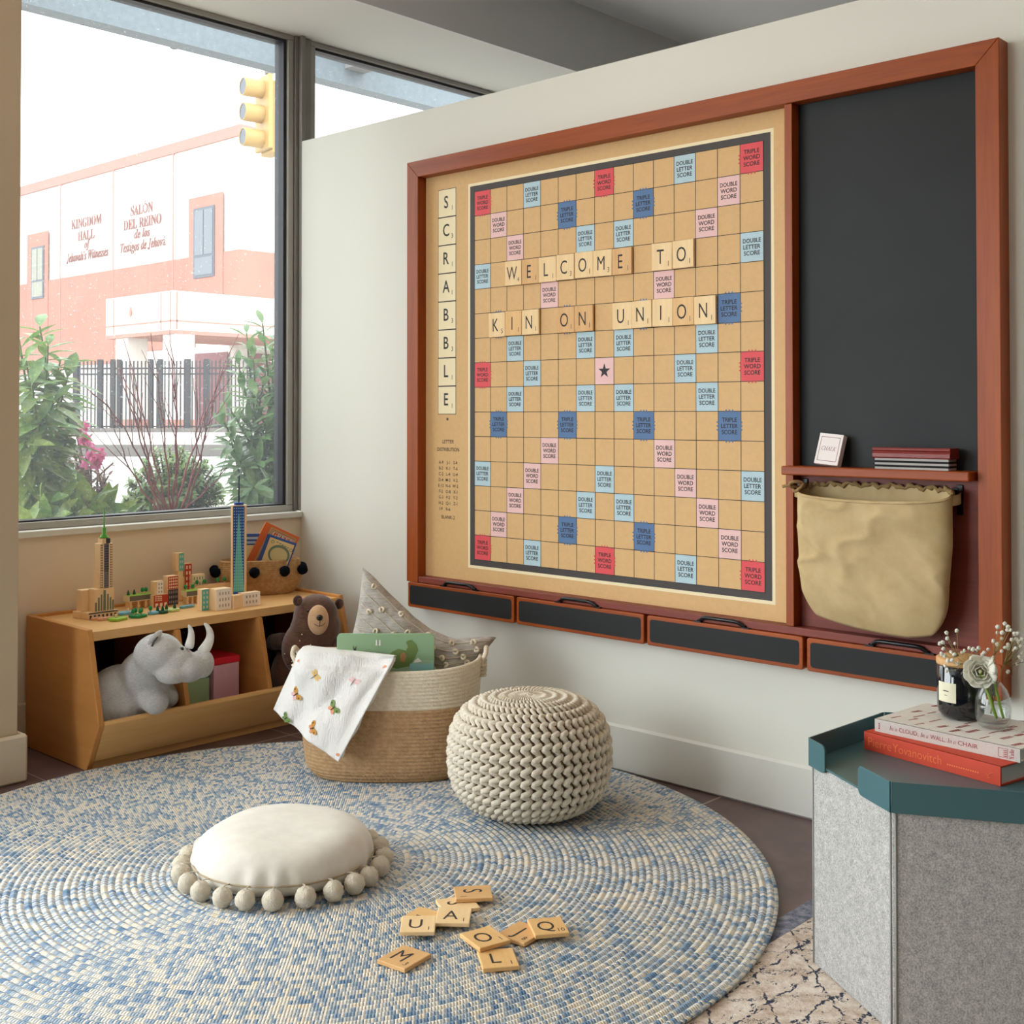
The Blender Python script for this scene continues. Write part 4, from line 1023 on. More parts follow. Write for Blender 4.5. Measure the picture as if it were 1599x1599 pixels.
m = MB(); m.tube([Vector(((CR + .001) * cos(a), (CR + .001) * sin(a), 0.047)) for a in [2 * pi * i / 90 for i in range(90)]], 0.0022, 6, closed=True)
m.build('piping', plain('seam_thread', srgb(176, 158, 130), 0.9), cu)
NP = 24
for i in range(NP):
    a = 2 * pi * (i + .3) / NP + random.uniform(-.03, .03); R_ = CR + 0.028
    pr_ = 0.0255 * random.uniform(.95, 1.05)
    o = MB().sphere((0, 0, 0), pr_, 26, 18, jit=0.06).build('pompom', M['wool'], cu, loc=(R_ * cos(a), R_ * sin(a), pr_ + random.uniform(0, .002)))
    MB().tube([((CR - R_) * cos(a) + 0.001 * cos(a), (CR - R_) * sin(a) + .001 * sin(a), 0.047 - pr_), (-.006 * cos(a), -.006 * sin(a), pr_ + .001), (0, 0, pr_ - .004)], 0.0018, 5).build('thread', M['wool'], o)

# ================================================================== FLOOR TILES
def floor_tile(ch, x, y, deg, z, label, mi=0, tilt=None):
    w, h, th = 0.0800, 0.0905, 0.0095
    o = thing('letter_tile', label, 'letter tile', (x, y, z), RAD(deg), 'letter tiles scattered on the rug')
    if tilt: o.rotation_euler = (tilt[0], tilt[1], RAD(deg))
    MB().box(-w / 2, w / 2, -h / 2, h / 2, 0, th).build('tile_body', M['tiley'][mi], o, bevel=0.0018)
    if ch:
        q = MB().text(ch, 0.046, (-0.006, -0.024, th + .0003), (1, 0, 0), (0, 1, 0), 0, off=0.0, sxk=0.78)
        q.build('letter', M['ink'], o)
        MB().text(str(SCORE[ch]), 0.017, (0.0255, -0.034, th + .0003), (1, 0, 0), (0, 1, 0), 0, off=-0.003, sxk=0.8, w=0.019).build('score_number', M['ink'], o)
z0 = RZ + 0.0004; z1 = z0 + 0.0102
floor_tile('M', 1.776, 1.986, -82, z0, 'letter tile M lying alone nearest the camera on the rug', 2)
floor_tile('I', 1.952, 2.108, 12, z0, 'letter tile mostly hidden underneath the U and A tiles', 1)
floor_tile('U', 1.896, 2.072, -46, z1, 'letter tile U on the rug beside the A tile', 0)
floor_tile('A', 1.985, 2.047, -49, z1, 'letter tile A leaning on the hidden tile beside U', 0)
floor_tile('S', 2.056, 2.106, -118, z0, 'lower of the two S letter tiles, partly covered by the other', 0)
floor_tile('S', 2.113, 2.110, -130, z1, 'upper of the two S letter tiles, farthest from the camera', 2)
floor_tile('L', 1.911, 1.832, -37, z0, 'letter tile L on the rug below the O tile', 1)
floor_tile('O', 1.951, 1.911, -14.5, z1, 'letter tile O resting across the top of the L tile', 1)
floor_tile('J', 2.044, 1.884, -83, z0, 'letter tile J half covered by the Q tile', 2)
floor_tile('Q', 2.092, 1.846, -36, z1, 'letter tile Q with score ten lying on the J tile', 1)

# ================================================================== STORAGE BASKET
M['ropew'] = ropemat('cream_rope', srgb(222, 208, 184), srgb(238, 228, 208), 300)
M['ropet'] = ropemat('tan_rope', srgb(176, 140, 102), srgb(202, 168, 128), 300)
KC = Vector((2.706, 3.098, RZ))
KR = YAW - pi / 2                     # local x along the picture plane
kb = thing('storage_basket', 'large oblong cream and tan rope basket with loop handles on the rug', 'basket', KC, KR)
KH = 0.362; NRW = 30
def kx(z): return lerp(0.270, 0.308, (z / KH) ** .8) * (1 - 0.10 * max(0, 1 - z / 0.05) ** 2)
def ky(z): return lerp(0.180, 0.204, (z / KH) ** .8) * (1 - 0.10 * max(0, 1 - z / 0.05) ** 2)
EX = 2.9
def kpt(th, z, off=0.0):
    c, s_ = cos(th), sin(th); k = (abs(c) ** EX + abs(s_) ** EX) ** (-1 / EX)
    zz = z
    dip = (0.018 * abs(c * k) ** 3 - 0.004) * (z / KH) ** 3
    return Vector(((kx(z) + off) * k * c, (ky(z) + off) * k * s_, zz + dip))
def shell(z0_, z1_, r0, r1, name, mat):
    m = MB(); rows = []
    for i in range(r0, r1):
        for k in range(5):
            z = (i + k / 5) * KH / NRW; rows.append((z, 0.0042 * sin(pi * (k + .5) / 5) ** .7))
    rows.append((r1 * KH / NRW, 0.002))
    seg = 128; vs = []; fs = []
    for z, o in rows:
        for i in range(seg): vs.append(kpt(2 * pi * i / seg, z, o))
    n = len(rows)
    for j in range(n - 1):
        for i in range(seg):
            i2 = (i + 1) % seg; fs.append((j * seg + i, j * seg + i2, (j + 1) * seg + i2, (j + 1) * seg + i))
    m.add(vs, fs, 0, True)
    return m, rows
SPLIT = 20
m, _ = shell(0, 0, 0, SPLIT, '', None)
bot = [kpt(2 * pi * i / 64, 0.0006, -0.002) for i in range(64)]
m.add(bot, [list(range(64))[::-1]])
bot = [kpt(2 * pi * i / 64, 0.014, -0.006) for i in range(64)]
m.add(bot, [list(range(64))])
m.build('tan_base', M['ropet'], kb)
m, _ = shell(0, 0, SPLIT, NRW, '', None)
m.build('cream_band', M['ropew'], kb)
m = MB(); m.tube([kpt(2 * pi * i / 128, KH, -0.004) + Vector((0, 0, .002)) for i in range(128)], 0.0075, 8, closed=True)
m.grid(128, 6, lambda a, b: kpt(2 * pi * a, lerp(KH, 0.05, b), -0.013), cu=True)
m.build('rim', M['ropew'], kb)
for sgn in (-1, 1):
    th_c = 0 if sgn > 0 else pi
    A = kpt(th_c - 0.20, KH - 0.008, 0.006); Bp = kpt(th_c + 0.20, KH - 0.008, 0.006); out_ = Vector((sgn * 0.010, 0, 0))
    pts = [A + Vector((0, 0, -.05)), A, A + out_ + Vector((0, 0, .022))]
    for i in range(1, 8): 
        f = i / 8; pts.append(vl(A, Bp, f) + out_ * 1.2 + Vector((0, 0, .022 + .016 * sin(pi * f))))
    pts += [Bp + out_ + Vector((0, 0, .022)), Bp, Bp + Vector((0, 0, -.05))]
    h = MB().tube(pts, 0.0085, 9)
    for q in (A, Bp):
        for i in range(4): h.tube([q + Vector((.011 * cos(a), .011 * sin(a), -.012 - i * .011)) for a in [2 * pi * j / 12 for j in range(12)]], 0.004, 6, closed=True)
    h.build('loop_handle', M['ropew'], kb)
KI = Matrix.Translation(KC) @ Matrix.Rotation(KR, 4, 'Z')
KIi = KI.inverted()
KD = dep(KC)
# pillow in the basket
t = NT('grey_linen'); v = t.coord()
t.base(t.ramp(t.math('ADD', t.math('MULTIPLY', t.noise(v, 25, 4), .4), t.math('MULTIPLY', t.noise(t.coord((4, 4, 60)), 9, 3), .6)), [(0.34, srgb(146, 138, 130)), (0.5, srgb(180, 173, 165)), (0.66, srgb(204, 198, 190))]))
t.bump(t.noise(v, 400, 3), 0.35, 0.002); M['linen'] = t.set(0.92, 0, 0.12)
plc = thing('throw_pillow', 'grey woven throw pillow with cream tufts slumped in the storage basket', 'pillow', KC, KR)
def kl(d, u, v): return KIi @ gd(d, u, v)
pA = kl(KD + .07, 567, 886); pBc = kl(KD + .05, 775, 995); pC = kl(KD + .06, 722, 1085); pDd = kl(KD + .08, 522, 1068)
def pillow(a, b, side):
    # a along A->B edge, b from that edge down
    top = vl(pA, pBc, a); botm = vl(pDd, pC, a)
    sag = sin(pi * a) ** 1.4
    mid = kl(KD + .05, 668, 978)
    top = top + (mid - vl(pA, pBc, .44)) * sag * 1.02
    p_ = vl(top, botm, b)
    # left edge bows inward
    p_.x += 0.022 * sin(pi * b) * (1 - a) ** 3 - 0.02 * sin(pi * b) * a ** 3
    th = 0.075 * ((1 - (2 * a - 1) ** 4) * (1 - (2 * b - 1) ** 4)) ** .55
    p_.y += side * th - 0.012
    p_.z += 0.004 * mnoise.noise(p_ * 20)
    p_.y += 0.009 * mnoise.noise(Vector((p_.x * 12, p_.z * 12, 1)))
    return p_
m = MB(); m.grid(40, 40, lambda a, b: pillow(a, b, -1)); m.grid(40, 40, lambda a, b: pillow(1 - a, b, 1))
m.build('pillow_cover', M['linen'], plc)
cord = MB(); LN = 9
tufts = []
for i in range(LN):
    b = (i + .5) / LN
    pts = [pillow(lerp(.02, .98, k / 30), b, -1) + Vector((0, -0.002, 0)) for k in range(31)]
    cord.tube(pts, 0.0019, 5)
    for k in range(5):
        a = (k + .5 + (.4 if i % 2 else 0)) / 5.4
        if a < .98: tufts.append(pillow(a, b, -1) + Vector((0, -0.007, 0)))
M['tuft'] = plain('cream_tuft', srgb(228, 216, 194), 0.9, var=.1, scale=80, bump=.4, bscale=300)
cord.build('corded_stripes', plain('pale_cord', srgb(200, 188, 168), 0.9), plc)
tm = None
for p_ in tufts:
    if tm is None:
        tm = MB(); tm.tube([Vector((.0068 * cos(a), -.003 * sin(2 * a), .0068 * sin(a))) for a in [2 * pi * j / 14 for j in range(14)]], 0.0042, 6, closed=True)
        o = tm.build('tuft', M['tuft'], plc); tm = o.data
    else:
        o = bpy.data.objects.new('tuft', tm); COL.objects.link(o); o.parent = plc
    o.location = p_; o.rotation_euler = (random.uniform(-.5, .5), random.uniform(0, 3), random.uniform(-.6, .6))
# green board book
gb = kl(KD - .075, 526, 990); gt = kl(KD - .075, 678, 990)
gbk = thing('board_book', 'sage green board book standing in the front of the storage basket', 'book', KC, KR)
gw = gt.x - gb.x; gh = 0.24
M['sage'] = plain('sage_cover', srgb(148, 180, 142), 0.4, var=.02)
gy0 = gb.y
MB().prism(rrect(gb.x, gb.x + gw, gb.z - gh, gb.z, 0.014, 5), gy0, gy0 + 0.016, axis=1).build('cover', M['sage'], gbk, bevel=0.001)
m = MB(); yy = gy0 - 0.0006
def bl2(u, v): q = kl(KD - .075, u, v); return (q.x, yy, q.z)
def poly(pts, mi, dy=0): m.add([(p_[0], yy - dy, p_[2]) for p_ in [bl2(*q) for q in pts]], [tuple(range(len(pts)))], mi)
poly([(600, 1030), (612, 1018), (622, 1013), (634, 1016), (637, 1010), (634, 1003), (637, 1000), (643, 999), (650, 1006), (653, 1015), (648, 1028), (640, 1040), (620, 1044), (604, 1040)], 0)
poly([(625, 1022), (631, 1018), (635, 1024), (632, 1034), (625, 1033)], 1, .0004)
for u, v, a, b in ((588, 999, 1.6, 9), (593, 999, 1.6, 9), (610, 1022, 1.6, 10), (616, 1024, 1.6, 9), (554, 1012, 1.8, 14)): poly([(u - a, v + b), (u + a, v + b), (u + a * .6, v), (u - a * .6, v)], 2, .0006)
poly([(551, 1008), (554, 1013), (557, 1008), (555, 1020), (553, 1020)], 3, .0009)
poly([(527, 1026), (677, 1031), (677, 1052), (527, 1050)], 4, -.0002); poly([(640, 1036), (677, 1037), (677, 1052), (640, 1052)], 5, .0002)
poly([(648, 1031), (653, 1027), (659, 1033), (646, 1035)], 2, .0006)
m.build('illustration', [plain('moss_print', srgb(112, 136, 78), .5), plain('terracotta_print', srgb(176, 130, 88), .5), M['white'], M['dark'], plain('pale_sage_print', srgb(160, 190, 160), .5), plain('aqua_print', srgb(140, 196, 196), .5)], gbk)

# blanket
t = NT('muslin'); v = t.coord()
t.base(srgb(240, 238, 234)); t.bump(t.math('ADD', t.noise(t.coord((1, 1, .15)), 240, 3), t.math('MULTIPLY', t.noise(v, 60, 3), .8)), 0.7, 0.006); M['muslin'] = t.set(0.9, 0, 0.15, .1)
bk = thing('baby_blanket', 'white muslin blanket printed with butterflies draped over the storage basket rim', 'blanket', KC, KR)
cTL = kl(KD - .02, 472, 1018); cTR = kl(KD - .225, 616, 1034); cBR = kl(KD - .262, 528, 1190); cBL = kl(KD - .09, 427, 1108)
def blk(a, b):
    # a across top (left to right); b down: <0 goes inside the basket
    if b < 0:
        p_ = vl(cTL, cTR, a) + Vector((0, 0, .016)); k = -b
        p_ += Vector((0.10 * k * (1 - a), 0.30 * k, -0.05 * k + .0)); p_.z += 0.004 * sin(pi * min(1, k * 4)); return p_
    top = vl(cTL, cTR, a) + Vector((0, 0, .016)) ; bo = vl(cBL, cBR, a)
    p_ = vl(top, bo, b)
    arch = sin(pi * b) * 0.028 * (1 - 0.5 * a); p_.y -= arch
    roll = max(0, 1 - b / .12); p_.y += 0.020 * roll ** 2; 
    w_ = 0.011 * sin(a * 7.5 + 1.0) + 0.007 * sin(a * 15 + b * 2)
    p_.y += w_ * min(1, b * 1.6 + .25)
    p_.z += 0.010 * sin(a * 6.0) * max(0, 1 - b * 1.5)
    p_ += Vector((0, 1, 0)) * 0.004 * mnoise.noise(Vector((a * 9, b * 3, 4)))
    q = abs(p_.x) / (kx(min(p_.z, KH)) + .004)
    ys = -(ky(min(p_.z, KH)) + .004) * max(0, 1 - q ** EX) ** (1 / EX) if p_.z < KH + .012 else -1e9 * 0 - (ky(KH) - .03) * max(0, 1 - q ** EX) ** (1 / EX)
    lim = ys - 0.010 - .004 * sin(a * 15 + b * 3)
    if p_.y > lim: p_.y = lim
    if b > .05: p_.y -= min(1, (b - .05) * 4) * .009 * (1 + sin(a * 8.5 + b * 1.5) + .5 * sin(a * 19 - b * 2))
    return p_
m = MB(); m.grid(60, 60, lambda a, b: blk(a, b * 1.22 - .22))
m.grid(10, 40, lambda a, b: blk(.985 - .05 * a, b * .96) + Vector((.012 * sin(a * pi) + .004 * sin(b * 20), .016 * a, -.004)))
m.build('cloth', M['muslin'], bk, solid=0.0022)
def onb(a, b, u, v, dy=0.0032):
    e = 0.01
    P = blk(a, b); X = (blk(a + e, b) - blk(a - e, b)).normalized(); Y = (blk(a, b - e) - blk(a, b + e)).normalized()
    N_ = X.cross(Y).normalized()
    if N_.y > 0: N_ = -N_
    return P + X * u + Y * v + N_ * dy
bm = [plain('ochre_print', srgb(206, 146, 52), .8), plain('green_print', srgb(118, 150, 84), .8), plain('peach_print', srgb(226, 156, 118), .8), plain('brown_print', srgb(86, 64, 40), .8), plain('rose_print', srgb(232, 190, 190), .8), plain('yellow_print', srgb(232, 188, 104), .8)]
m = MB()
def ell(a, b, cu_, cv_, ru, rv, ang_, mi, dy):
    pts = []
    for k in range(14):
        q = 2 * pi * k / 14; x_, y_ = ru * cos(q), rv * sin(q)
        pts.append(onb(a, b, cu_ + x_ * cos(ang_) - y_ * sin(ang_), cv_ + x_ * sin(ang_) + y_ * cos(ang_), dy))
    m.add(pts, [tuple(range(14))], mi)
def butterfly(a, b, ang_, c1, c2, s_=1.0):
    for sg in (-1, 1):
        def rot(x_, y_): return (x_ * cos(ang_) - y_ * sin(ang_), x_ * sin(ang_) + y_ * cos(ang_))
        x_, y_ = rot(sg * .013 * s_, .005 * s_); ell(a, b, x_, y_, .013 * s_, .0078 * s_, ang_ + sg * .5, c1, .0030)
        x_, y_ = rot(sg * .007 * s_, -.007 * s_); ell(a, b, x_, y_, .008 * s_, .006 * s_, ang_ - sg * .5, c2, .0034)
        x_, y_ = rot(sg * .017 * s_, .005 * s_); ell(a, b, x_, y_, .0027 * s_, .0027 * s_, 0, 3, .0038)
    ell(a, b, 0, 0, .0022 * s_, .010 * s_, ang_, 3, .0042)
def dragonfly(a, b, ang_, c1, s_=1.0):
    for sg in (-1, 1):
        for dy_ in (.006, -.003):
            x_, y_ = sg * .011 * s_, dy_ * s_
            ell(a, b, x_ * cos(ang_) - y_ * sin(ang_), x_ * sin(ang_) + y_ * cos(ang_), .011 * s_, .0036 * s_, ang_ + sg * .15, c1, .0030)
    x_, y_ = 0, -.006 * s_
    ell(a, b, x_ * cos(ang_) - y_ * sin(ang_), x_ * sin(ang_) + y_ * cos(ang_), .0013 * s_, .014 * s_, ang_, 3, .0038)
m = MB(); butterfly(.19, .62, RAD(-38), 0, 4, 1.05); m.build('butterfly_print', bm, bk)
m = MB(); dragonfly(.32, .28, RAD(-38), 5, 1.1); m.build('dragonfly_print', bm, bk)
m = MB(); butterfly(.66, .58, RAD(-28), 1, 2, 1.1); m.build('butterfly_print', bm, bk)
m = MB(); butterfly(.55, .86, RAD(-48), 0, 2, .95); m.build('butterfly_print', bm, bk)
m = MB(); dragonfly(.72, .24, RAD(-12), 4, 1.0); m.build('dragonfly_print', bm, bk)
m = MB(); butterfly(.20, .96, RAD(-30), 1, 1, .8); m.build('butterfly_print', bm, bk)
m = MB(); ell(.06, .14, 0, 0, .007, .005, .4, 2, .003); m.build('spot_print', bm, bk)
m = MB(); ell(.95, .09, 0, 0, .007, .005, .4, 2, .003); m.build('spot_print', bm, bk)
m = MB(); ell(.96, .95, 0, 0, .007, .005, .4, 2, .003); m.build('spot_print', bm, bk)


# ================================================================== HEXAGONAL OTTOMAN, TRAY AND WHAT STANDS ON IT
t = NT('grey_felt_upholstery'); v = t.coord()
t.base(t.ramp(t.math('ADD', t.math('MULTIPLY', t.noise(v, 300, 3, .7), .75), t.math('MULTIPLY', t.noise(v, 60, 3), .25)), [(0.36, srgb(132, 131, 128)), (0.5, srgb(170, 168, 164)), (0.64, srgb(202, 199, 195))]))
t.bump(t.noise(v, 400, 3), 0.3, 0.002); M['felt'] = t.set(0.95, 0, 0.1, .2)
HC = Vector((2.545, 1.055, 0.0065)); HR = 0.322
h0 = gz(0, 1270, 1508); ha = atan2(h0.y - 1.055, h0.x - 2.545)
hv = [Vector((HR * cos(ha + k * pi / 3), HR * sin(ha + k * pi / 3), 0)) for k in range(6)]
ott = thing('hexagonal_ottoman', 'grey felt hexagonal ottoman standing on the patterned rug at the right', 'ottoman', HC)
MB().prism([(p_.x, p_.y) for p_ in hv], 0.0, 0.4385).build('felt_body', M['felt'], ott, bevel=0.006)
for p_ in hv:
    for sg in (-1, 1):
        tdir = Vector((-p_.y, p_.x, 0)).normalized() * 0.0055 * sg; o_ = p_ * (1 - 0.008)
        MB().tube([o_ + tdir + Vector((0, 0, .004)), o_ + tdir + Vector((0, 0, .4365))], 0.0024, 6).build('seam_piping', plain('seam_felt', srgb(150, 149, 146), .95), ott)
M['teal'] = plain('teal_powder_coat', srgb(66, 104, 110), 0.3, 0.1, 0.5, var=.02)
tz = HC.z + 0.4395
tray = thing('hexagonal_tray', 'teal metal hexagonal tray with raised corner rims on the grey ottoman', 'tray', (HC.x, HC.y, tz))
tv = [p_ * ((HR + .004) / HR) for p_ in hv]
MB().prism([(p_.x, p_.y) for p_ in tv], 0.0, 0.004).build('tray_base', M['teal'], tray, bevel=0.001)
rim = MB(); RH0, RH1 = -0.008, 0.052
def rimseg(k, f0, f1, r0, r1):
    A, Bq = tv[k], tv[(k + 1) % 6]; e = (Bq - A); Ln = e.length; e.normalize(); n_ = Vector((e.y, -e.x, 0))
    if n_.dot(A) < 0: n_ = -n_
    x0, x1 = f0 * Ln, f1 * Ln; rr_ = 0.013
    pts = []
    def corner(cx, cz, a0): 
        for q in range(5): a = RAD(a0 + 90 * q / 4); pts.append((cx + rr_ * cos(a), cz + rr_ * sin(a)))
    if r1: corner(x1 - rr_, RH1 - rr_, 0)[:] if False else corner(x1 - rr_, RH1 - rr_, 0)
    else: pts.append((x1, RH1))
    if r0: corner(x0 + rr_, RH1 - rr_, 90)
    else: pts.append((x0, RH1))
    if r0: corner(x0 + rr_, RH0 + rr_, 180)
    else: pts.append((x0, RH0))
    if r1: corner(x1 - rr_, RH0 + rr_, 270)
    else: pts.append((x1, RH0))
    n = len(pts); th = 0.0035; rim = MB()
    P0_ = [A + e * a + Vector((0, 0, z)) + n_ * 0.0005 for a, z in pts]; P1_ = [q + n_ * th for q in P0_]
    rim.add(P0_ + P1_, [list(range(n)), list(range(n, 2 * n))[::-1]] + [(i, n + i, n + (i + 1) % n, (i + 1) % n) for i in range(n)], 0)
    rim.build('tray_rim', M['teal'], tray, bevel=0.0006)
rimseg(5, 0, 1, False, False); rimseg(0, 0, .22, False, True); rimseg(0, .64, 1, True, False); rimseg(1, 0, 1, False, False)
rimseg(2, 0, .22, False, True); rimseg(2, .64, 1, True, False); rimseg(3, 0, 1, False, False); rimseg(4, 0, .24, False, True); rimseg(4, .62, 1, True, False)
BZ = tz + 0.0045
def coffee_book(label, a, b, depth, z, th, cover, spinemat, fn, mats, pages):
    d = Vector((b[0] - a[0], b[1] - a[1], 0)); Ln = d.length; ang_ = atan2(d.y, d.x)
    o = thing('art_book', label, 'book', (a[0], a[1], z), ang_, 'art books stacked on the tray')
    # local x along the spine (spine face at -y), y to the fore edge, z up
    m = MB().box(0, Ln, 0, depth, 0, 0.003, 0).box(0, Ln, 0, depth, th - 0.003, th, 0).box(0, Ln, -0.0012, 0.003, 0, th, 1)
    fn(m, Ln, depth, th)
    m.build('cover', [cover, spinemat] + mats, o, bevel=0.0008)
    MB().box(0.004, Ln - 0.004, 0.0032, depth - 0.005, 0.0031, th - 0.0031).build('pages', pages, o)
    return o
t = NT('page_edges'); v = t.coord((1, 1, 1)); w = t.new('ShaderNodeTexWave'); w.bands_direction = 'Z'; w.inputs['Scale'].default_value = 260; w.inputs['Distortion'].default_value = 2; t.link(v, w.inputs['Vector'])
t.base(t.ramp(w.outputs['Fac'], [(0, srgb(196, 190, 182)), (1, srgb(236, 232, 226))])); M['pages'] = t.set(.8)
M['redc'] = plain('orange_red_cloth', srgb(200, 66, 40), .6, var=.03, bump=.15, bscale=500, bdist=.001)
def f_red(m, Ln, D, th):
    y = -0.0016
    m.text('Pierre', 0.019, (0.012, y, 0.011), (1, 0, 0), (0, 0, 1), 2, 'L', w=0.062, off=-.012)
    m.text('Yovanovitch', 0.019, (0.078, y, 0.011), (1, 0, 0), (0, 0, 1), 2, 'L', w=0.124, off=-.012)
    m.text('CLAIRE BINGHAM' if False else 'INTERIORS' if False else '', 0.006, (0.2, y, .016), (1, 0, 0), (0, 0, 1), 2) if False else None
    for i in range(14): m.quad((0.216 + i * .0055, y, .0145), (0.2195 + i * .0055, y, .0145), (0.2195 + i * .0055, y, .0175), (0.216 + i * .0055, y, .0175), 2)
    m.tube([(Ln - .032, y, .018), (Ln - .027, y, .014), (Ln - .022, y, .022), (Ln - .015, y, .024)], .0007, 5, mi=2); m.tube([(Ln - .029, y, .010), (Ln - .024, y, .013)], .0007, 5, mi=2)
coffee_book('orange red cloth art book at the bottom of the two on the tray', (2.556, 1.297), (2.488, 0.963), 0.235, BZ, 0.040, M['redc'], M['redc'], f_red, [plain('orange_foil', srgb(238, 118, 64), .45)], M['pages'])
M['wht'] = plain('white_cloth_cover', srgb(228, 222, 214), .6, var=.03, bump=.15, bscale=500, bdist=.001); M['gryc'] = plain('grey_cloth_spine', srgb(198, 190, 182), .7, var=.04, scale=200)
def f_wht(m, Ln, D, th):
    y = -0.0016; X, Z = (1, 0, 0), (0, 0, 1); zb = th / 2 - .0045
    xx = 0.037
    for s_, w_, ser in (('In a', .024, 1), ('CLOUD,', .052, 0), ('In a', .024, 1), ('WALL,', .040, 0), ('In a', .024, 1), ('CHAIR', .050, 0)):
        m.text(serif(s_, False, True) if ser else s_, .0095, (xx, y, zb), X, Z, 2, 'L', w=w_ - .005, off=-.006, sxk=1.5); xx += w_
    m.text(serif('Yale'), .0095, (Ln - .013, y, th / 2), Z, (-1, 0, 0), 2, 'C', w=.021)
    m.text(serif('Six', False), .007, (.012, y, th / 2), Z, (-1, 0, 0), 2, 'C', w=.014) if False else None
    for i in range(3): m.quad((.010, y, th / 2 - .007 + i * .005), (.013, y, th / 2 - .007 + i * .005), (.013, y, th / 2 - .0035 + i * .005), (.010, y, th / 2 - .0035 + i * .005), 2)
    x0, x1, zz0, zz1 = Ln - .047, Ln - .026, .004, th - .005
    for a, b, c, d in ((x0, x1, zz0, zz0 + .0008), (x0, x1, zz1 - .0008, zz1), (x0, x0 + .0008, zz0, zz1), (x1 - .0008, x1, zz0, zz1)): m.quad((a, y, c), (b, y, c), (b, y, d), (a, y, d), 2)
    for i in range(4): m.quad((x0 + .011, y, zz0 + .002 + i * .004), (x1 - .002, y, zz0 + .002 + i * .004), (x1 - .002, y, zz0 + .0035 + i * .004), (x0 + .011, y, zz0 + .0035 + i * .004), 2)
    random.seed(11)
    zt = th + .0005
    for r_ in range(9):
        for c_ in range(5):
            if random.random() < .25: continue
            cx, cy = .02 + r_ * .036 + random.uniform(-.006, .006), .022 + c_ * .044 + random.uniform(-.01, .01) + (r_ % 2) * .018
            ln = random.uniform(.026, .042); k = random.choice((0, 0, 1, 2))
            sk_ = .006
            def bar(off_, l0_, l1_, wd=.0028): m.add([(cx + off_, cy + l0_, zt), (cx + off_ + wd, cy + l0_, zt), (cx + off_ + wd + sk_, cy + l1_, zt), (cx + off_ + sk_, cy + l1_, zt)], [(0, 1, 2, 3)], 2)
            bar(0, 0, ln)
            if k: bar(.006, 0, ln); m.quad((cx, cy, zt), (cx + .008, cy, zt), (cx + .008, cy + .0018, zt), (cx, cy + .0018, zt), 2)
            if k == 2:
                for j in range(3): m.quad((cx + .002 + j * .002, cy + ln * (.3 + .25 * j), zt), (cx + .009 + j * .001, cy + ln * (.3 + .25 * j), zt), (cx + .009 + j * .001, cy + ln * (.3 + .25 * j) + .0018, zt), (cx + .002 + j * .002, cy + ln * (.3 + .25 * j) + .0018, zt), 2)
coffee_book('white and grey cloth art book with red line pattern on top of the red book', (2.572, 1.279), (2.541, 0.943), 0.225, BZ + 0.0405, 0.028, M['wht'], M['gryc'], f_wht, [plain('crimson_ink', srgb(158, 24, 48), .6)], M['pages'])
TZ = BZ + 0.0405 + 0.0295
# candle
cq = Vector((2.716, 1.140, TZ))
cn = thing('scented_candle', 'black glass candle jar with cork lid and cream label on the white book', 'candle', cq)
t = NT('black_glass'); t.base((0.004, 0.005, 0.008, 1)); t.b.inputs['Coat Weight'].default_value = .6; M['bglass'] = t.set(0.06, 0, .6)
R_ = 0.0525
MB().lathe([(0, 0), (0.034, 0.0003), (0.044, 0.004), (0.050, 0.014), (R_, 0.028), (R_, 0.118), (R_ - .002, 0.120), (R_ - .003, 0.118), (R_ - .003, .108), (0, .108)], 48).build('jar', M['bglass'], cn)
MB().lathe([(0, .1205), (R_ + .0008, .1205), (R_ + .0012, .124), (R_ + .001, .134), (R_ - .002, .1362), (0, .1365)], 48).build('cork_lid', wood('cork_wood', srgb(190, 142, 92), srgb(214, 170, 120), 0, 30, .2, .6), cn)
m = MB(); la = YAW + pi - RAD(58)
m.grid(12, 2, lambda a, b: Vector(((R_ + .0006) * cos(la + RAD(-26 + 52 * a)), (R_ + .0006) * sin(la + RAD(-26 + 52 * a)), .040 + .044 * b)), 0)
for i, (w_, zz, hh) in enumerate(((.30, .064, .0022), (.16, .055, .0012))):
    m.grid(8, 2, lambda a, b: Vector(((R_ + .0010) * cos(la + RAD(-26 * w_ + 52 * w_ * a)), (R_ + .0010) * sin(la + RAD(-26 * w_ + 52 * w_ * a)), zz + hh * b)), 1)
m.build('paper_label', [plain('label_paper', srgb(226, 220, 192), .7), M['dark']], cn)
# vase
vq = Vector((2.672, 1.050, TZ))
vs_ = thing('bud_vase', 'small clear glass bud vase of water on the white book', 'vase', vq)
def thin(name, tint, blend, base_f):
    t = NT(name); tr = t.new('ShaderNodeBsdfTransparent'); tr.inputs[0].default_value = tint; gl = t.new('ShaderNodeBsdfGlossy'); gl.inputs['Roughness'].default_value = .02
    lw = t.new('ShaderNodeLayerWeight'); lw.inputs['Blend'].default_value = blend
    mx = t.new('ShaderNodeMixShader'); t.link(t.math('ADD', t.math('MULTIPLY', t.math('POWER', lw.outputs['Facing'], 2.2), .55), base_f), mx.inputs[0]); t.link(tr.outputs[0], mx.inputs[1]); t.link(gl.outputs[0], mx.inputs[2]); t.link(mx.outputs[0], t.out.inputs[0]); return t.m
M['cglass'] = thin('clear_glass', (.96, .97, .97, 1), .5, .03)
outp = [(0, 0), (.022, .0004), (.031, .005), (.0365, .020), (.0382, .042), (.036, .064), (.029, .084), (.019, .096), (.0165, .100)]
inp = [(.0145, .0995), (.017, .095), (.027, .083), (.0340, .0635), (.0362, .042), (.0345, .021), (.028, .012), (0, .010)]
MB().lathe(outp + inp, 40).build('glass', M['cglass'], vs_)
M['water'] = thin('water', (.97, .985, .98, 1), .4, .02)
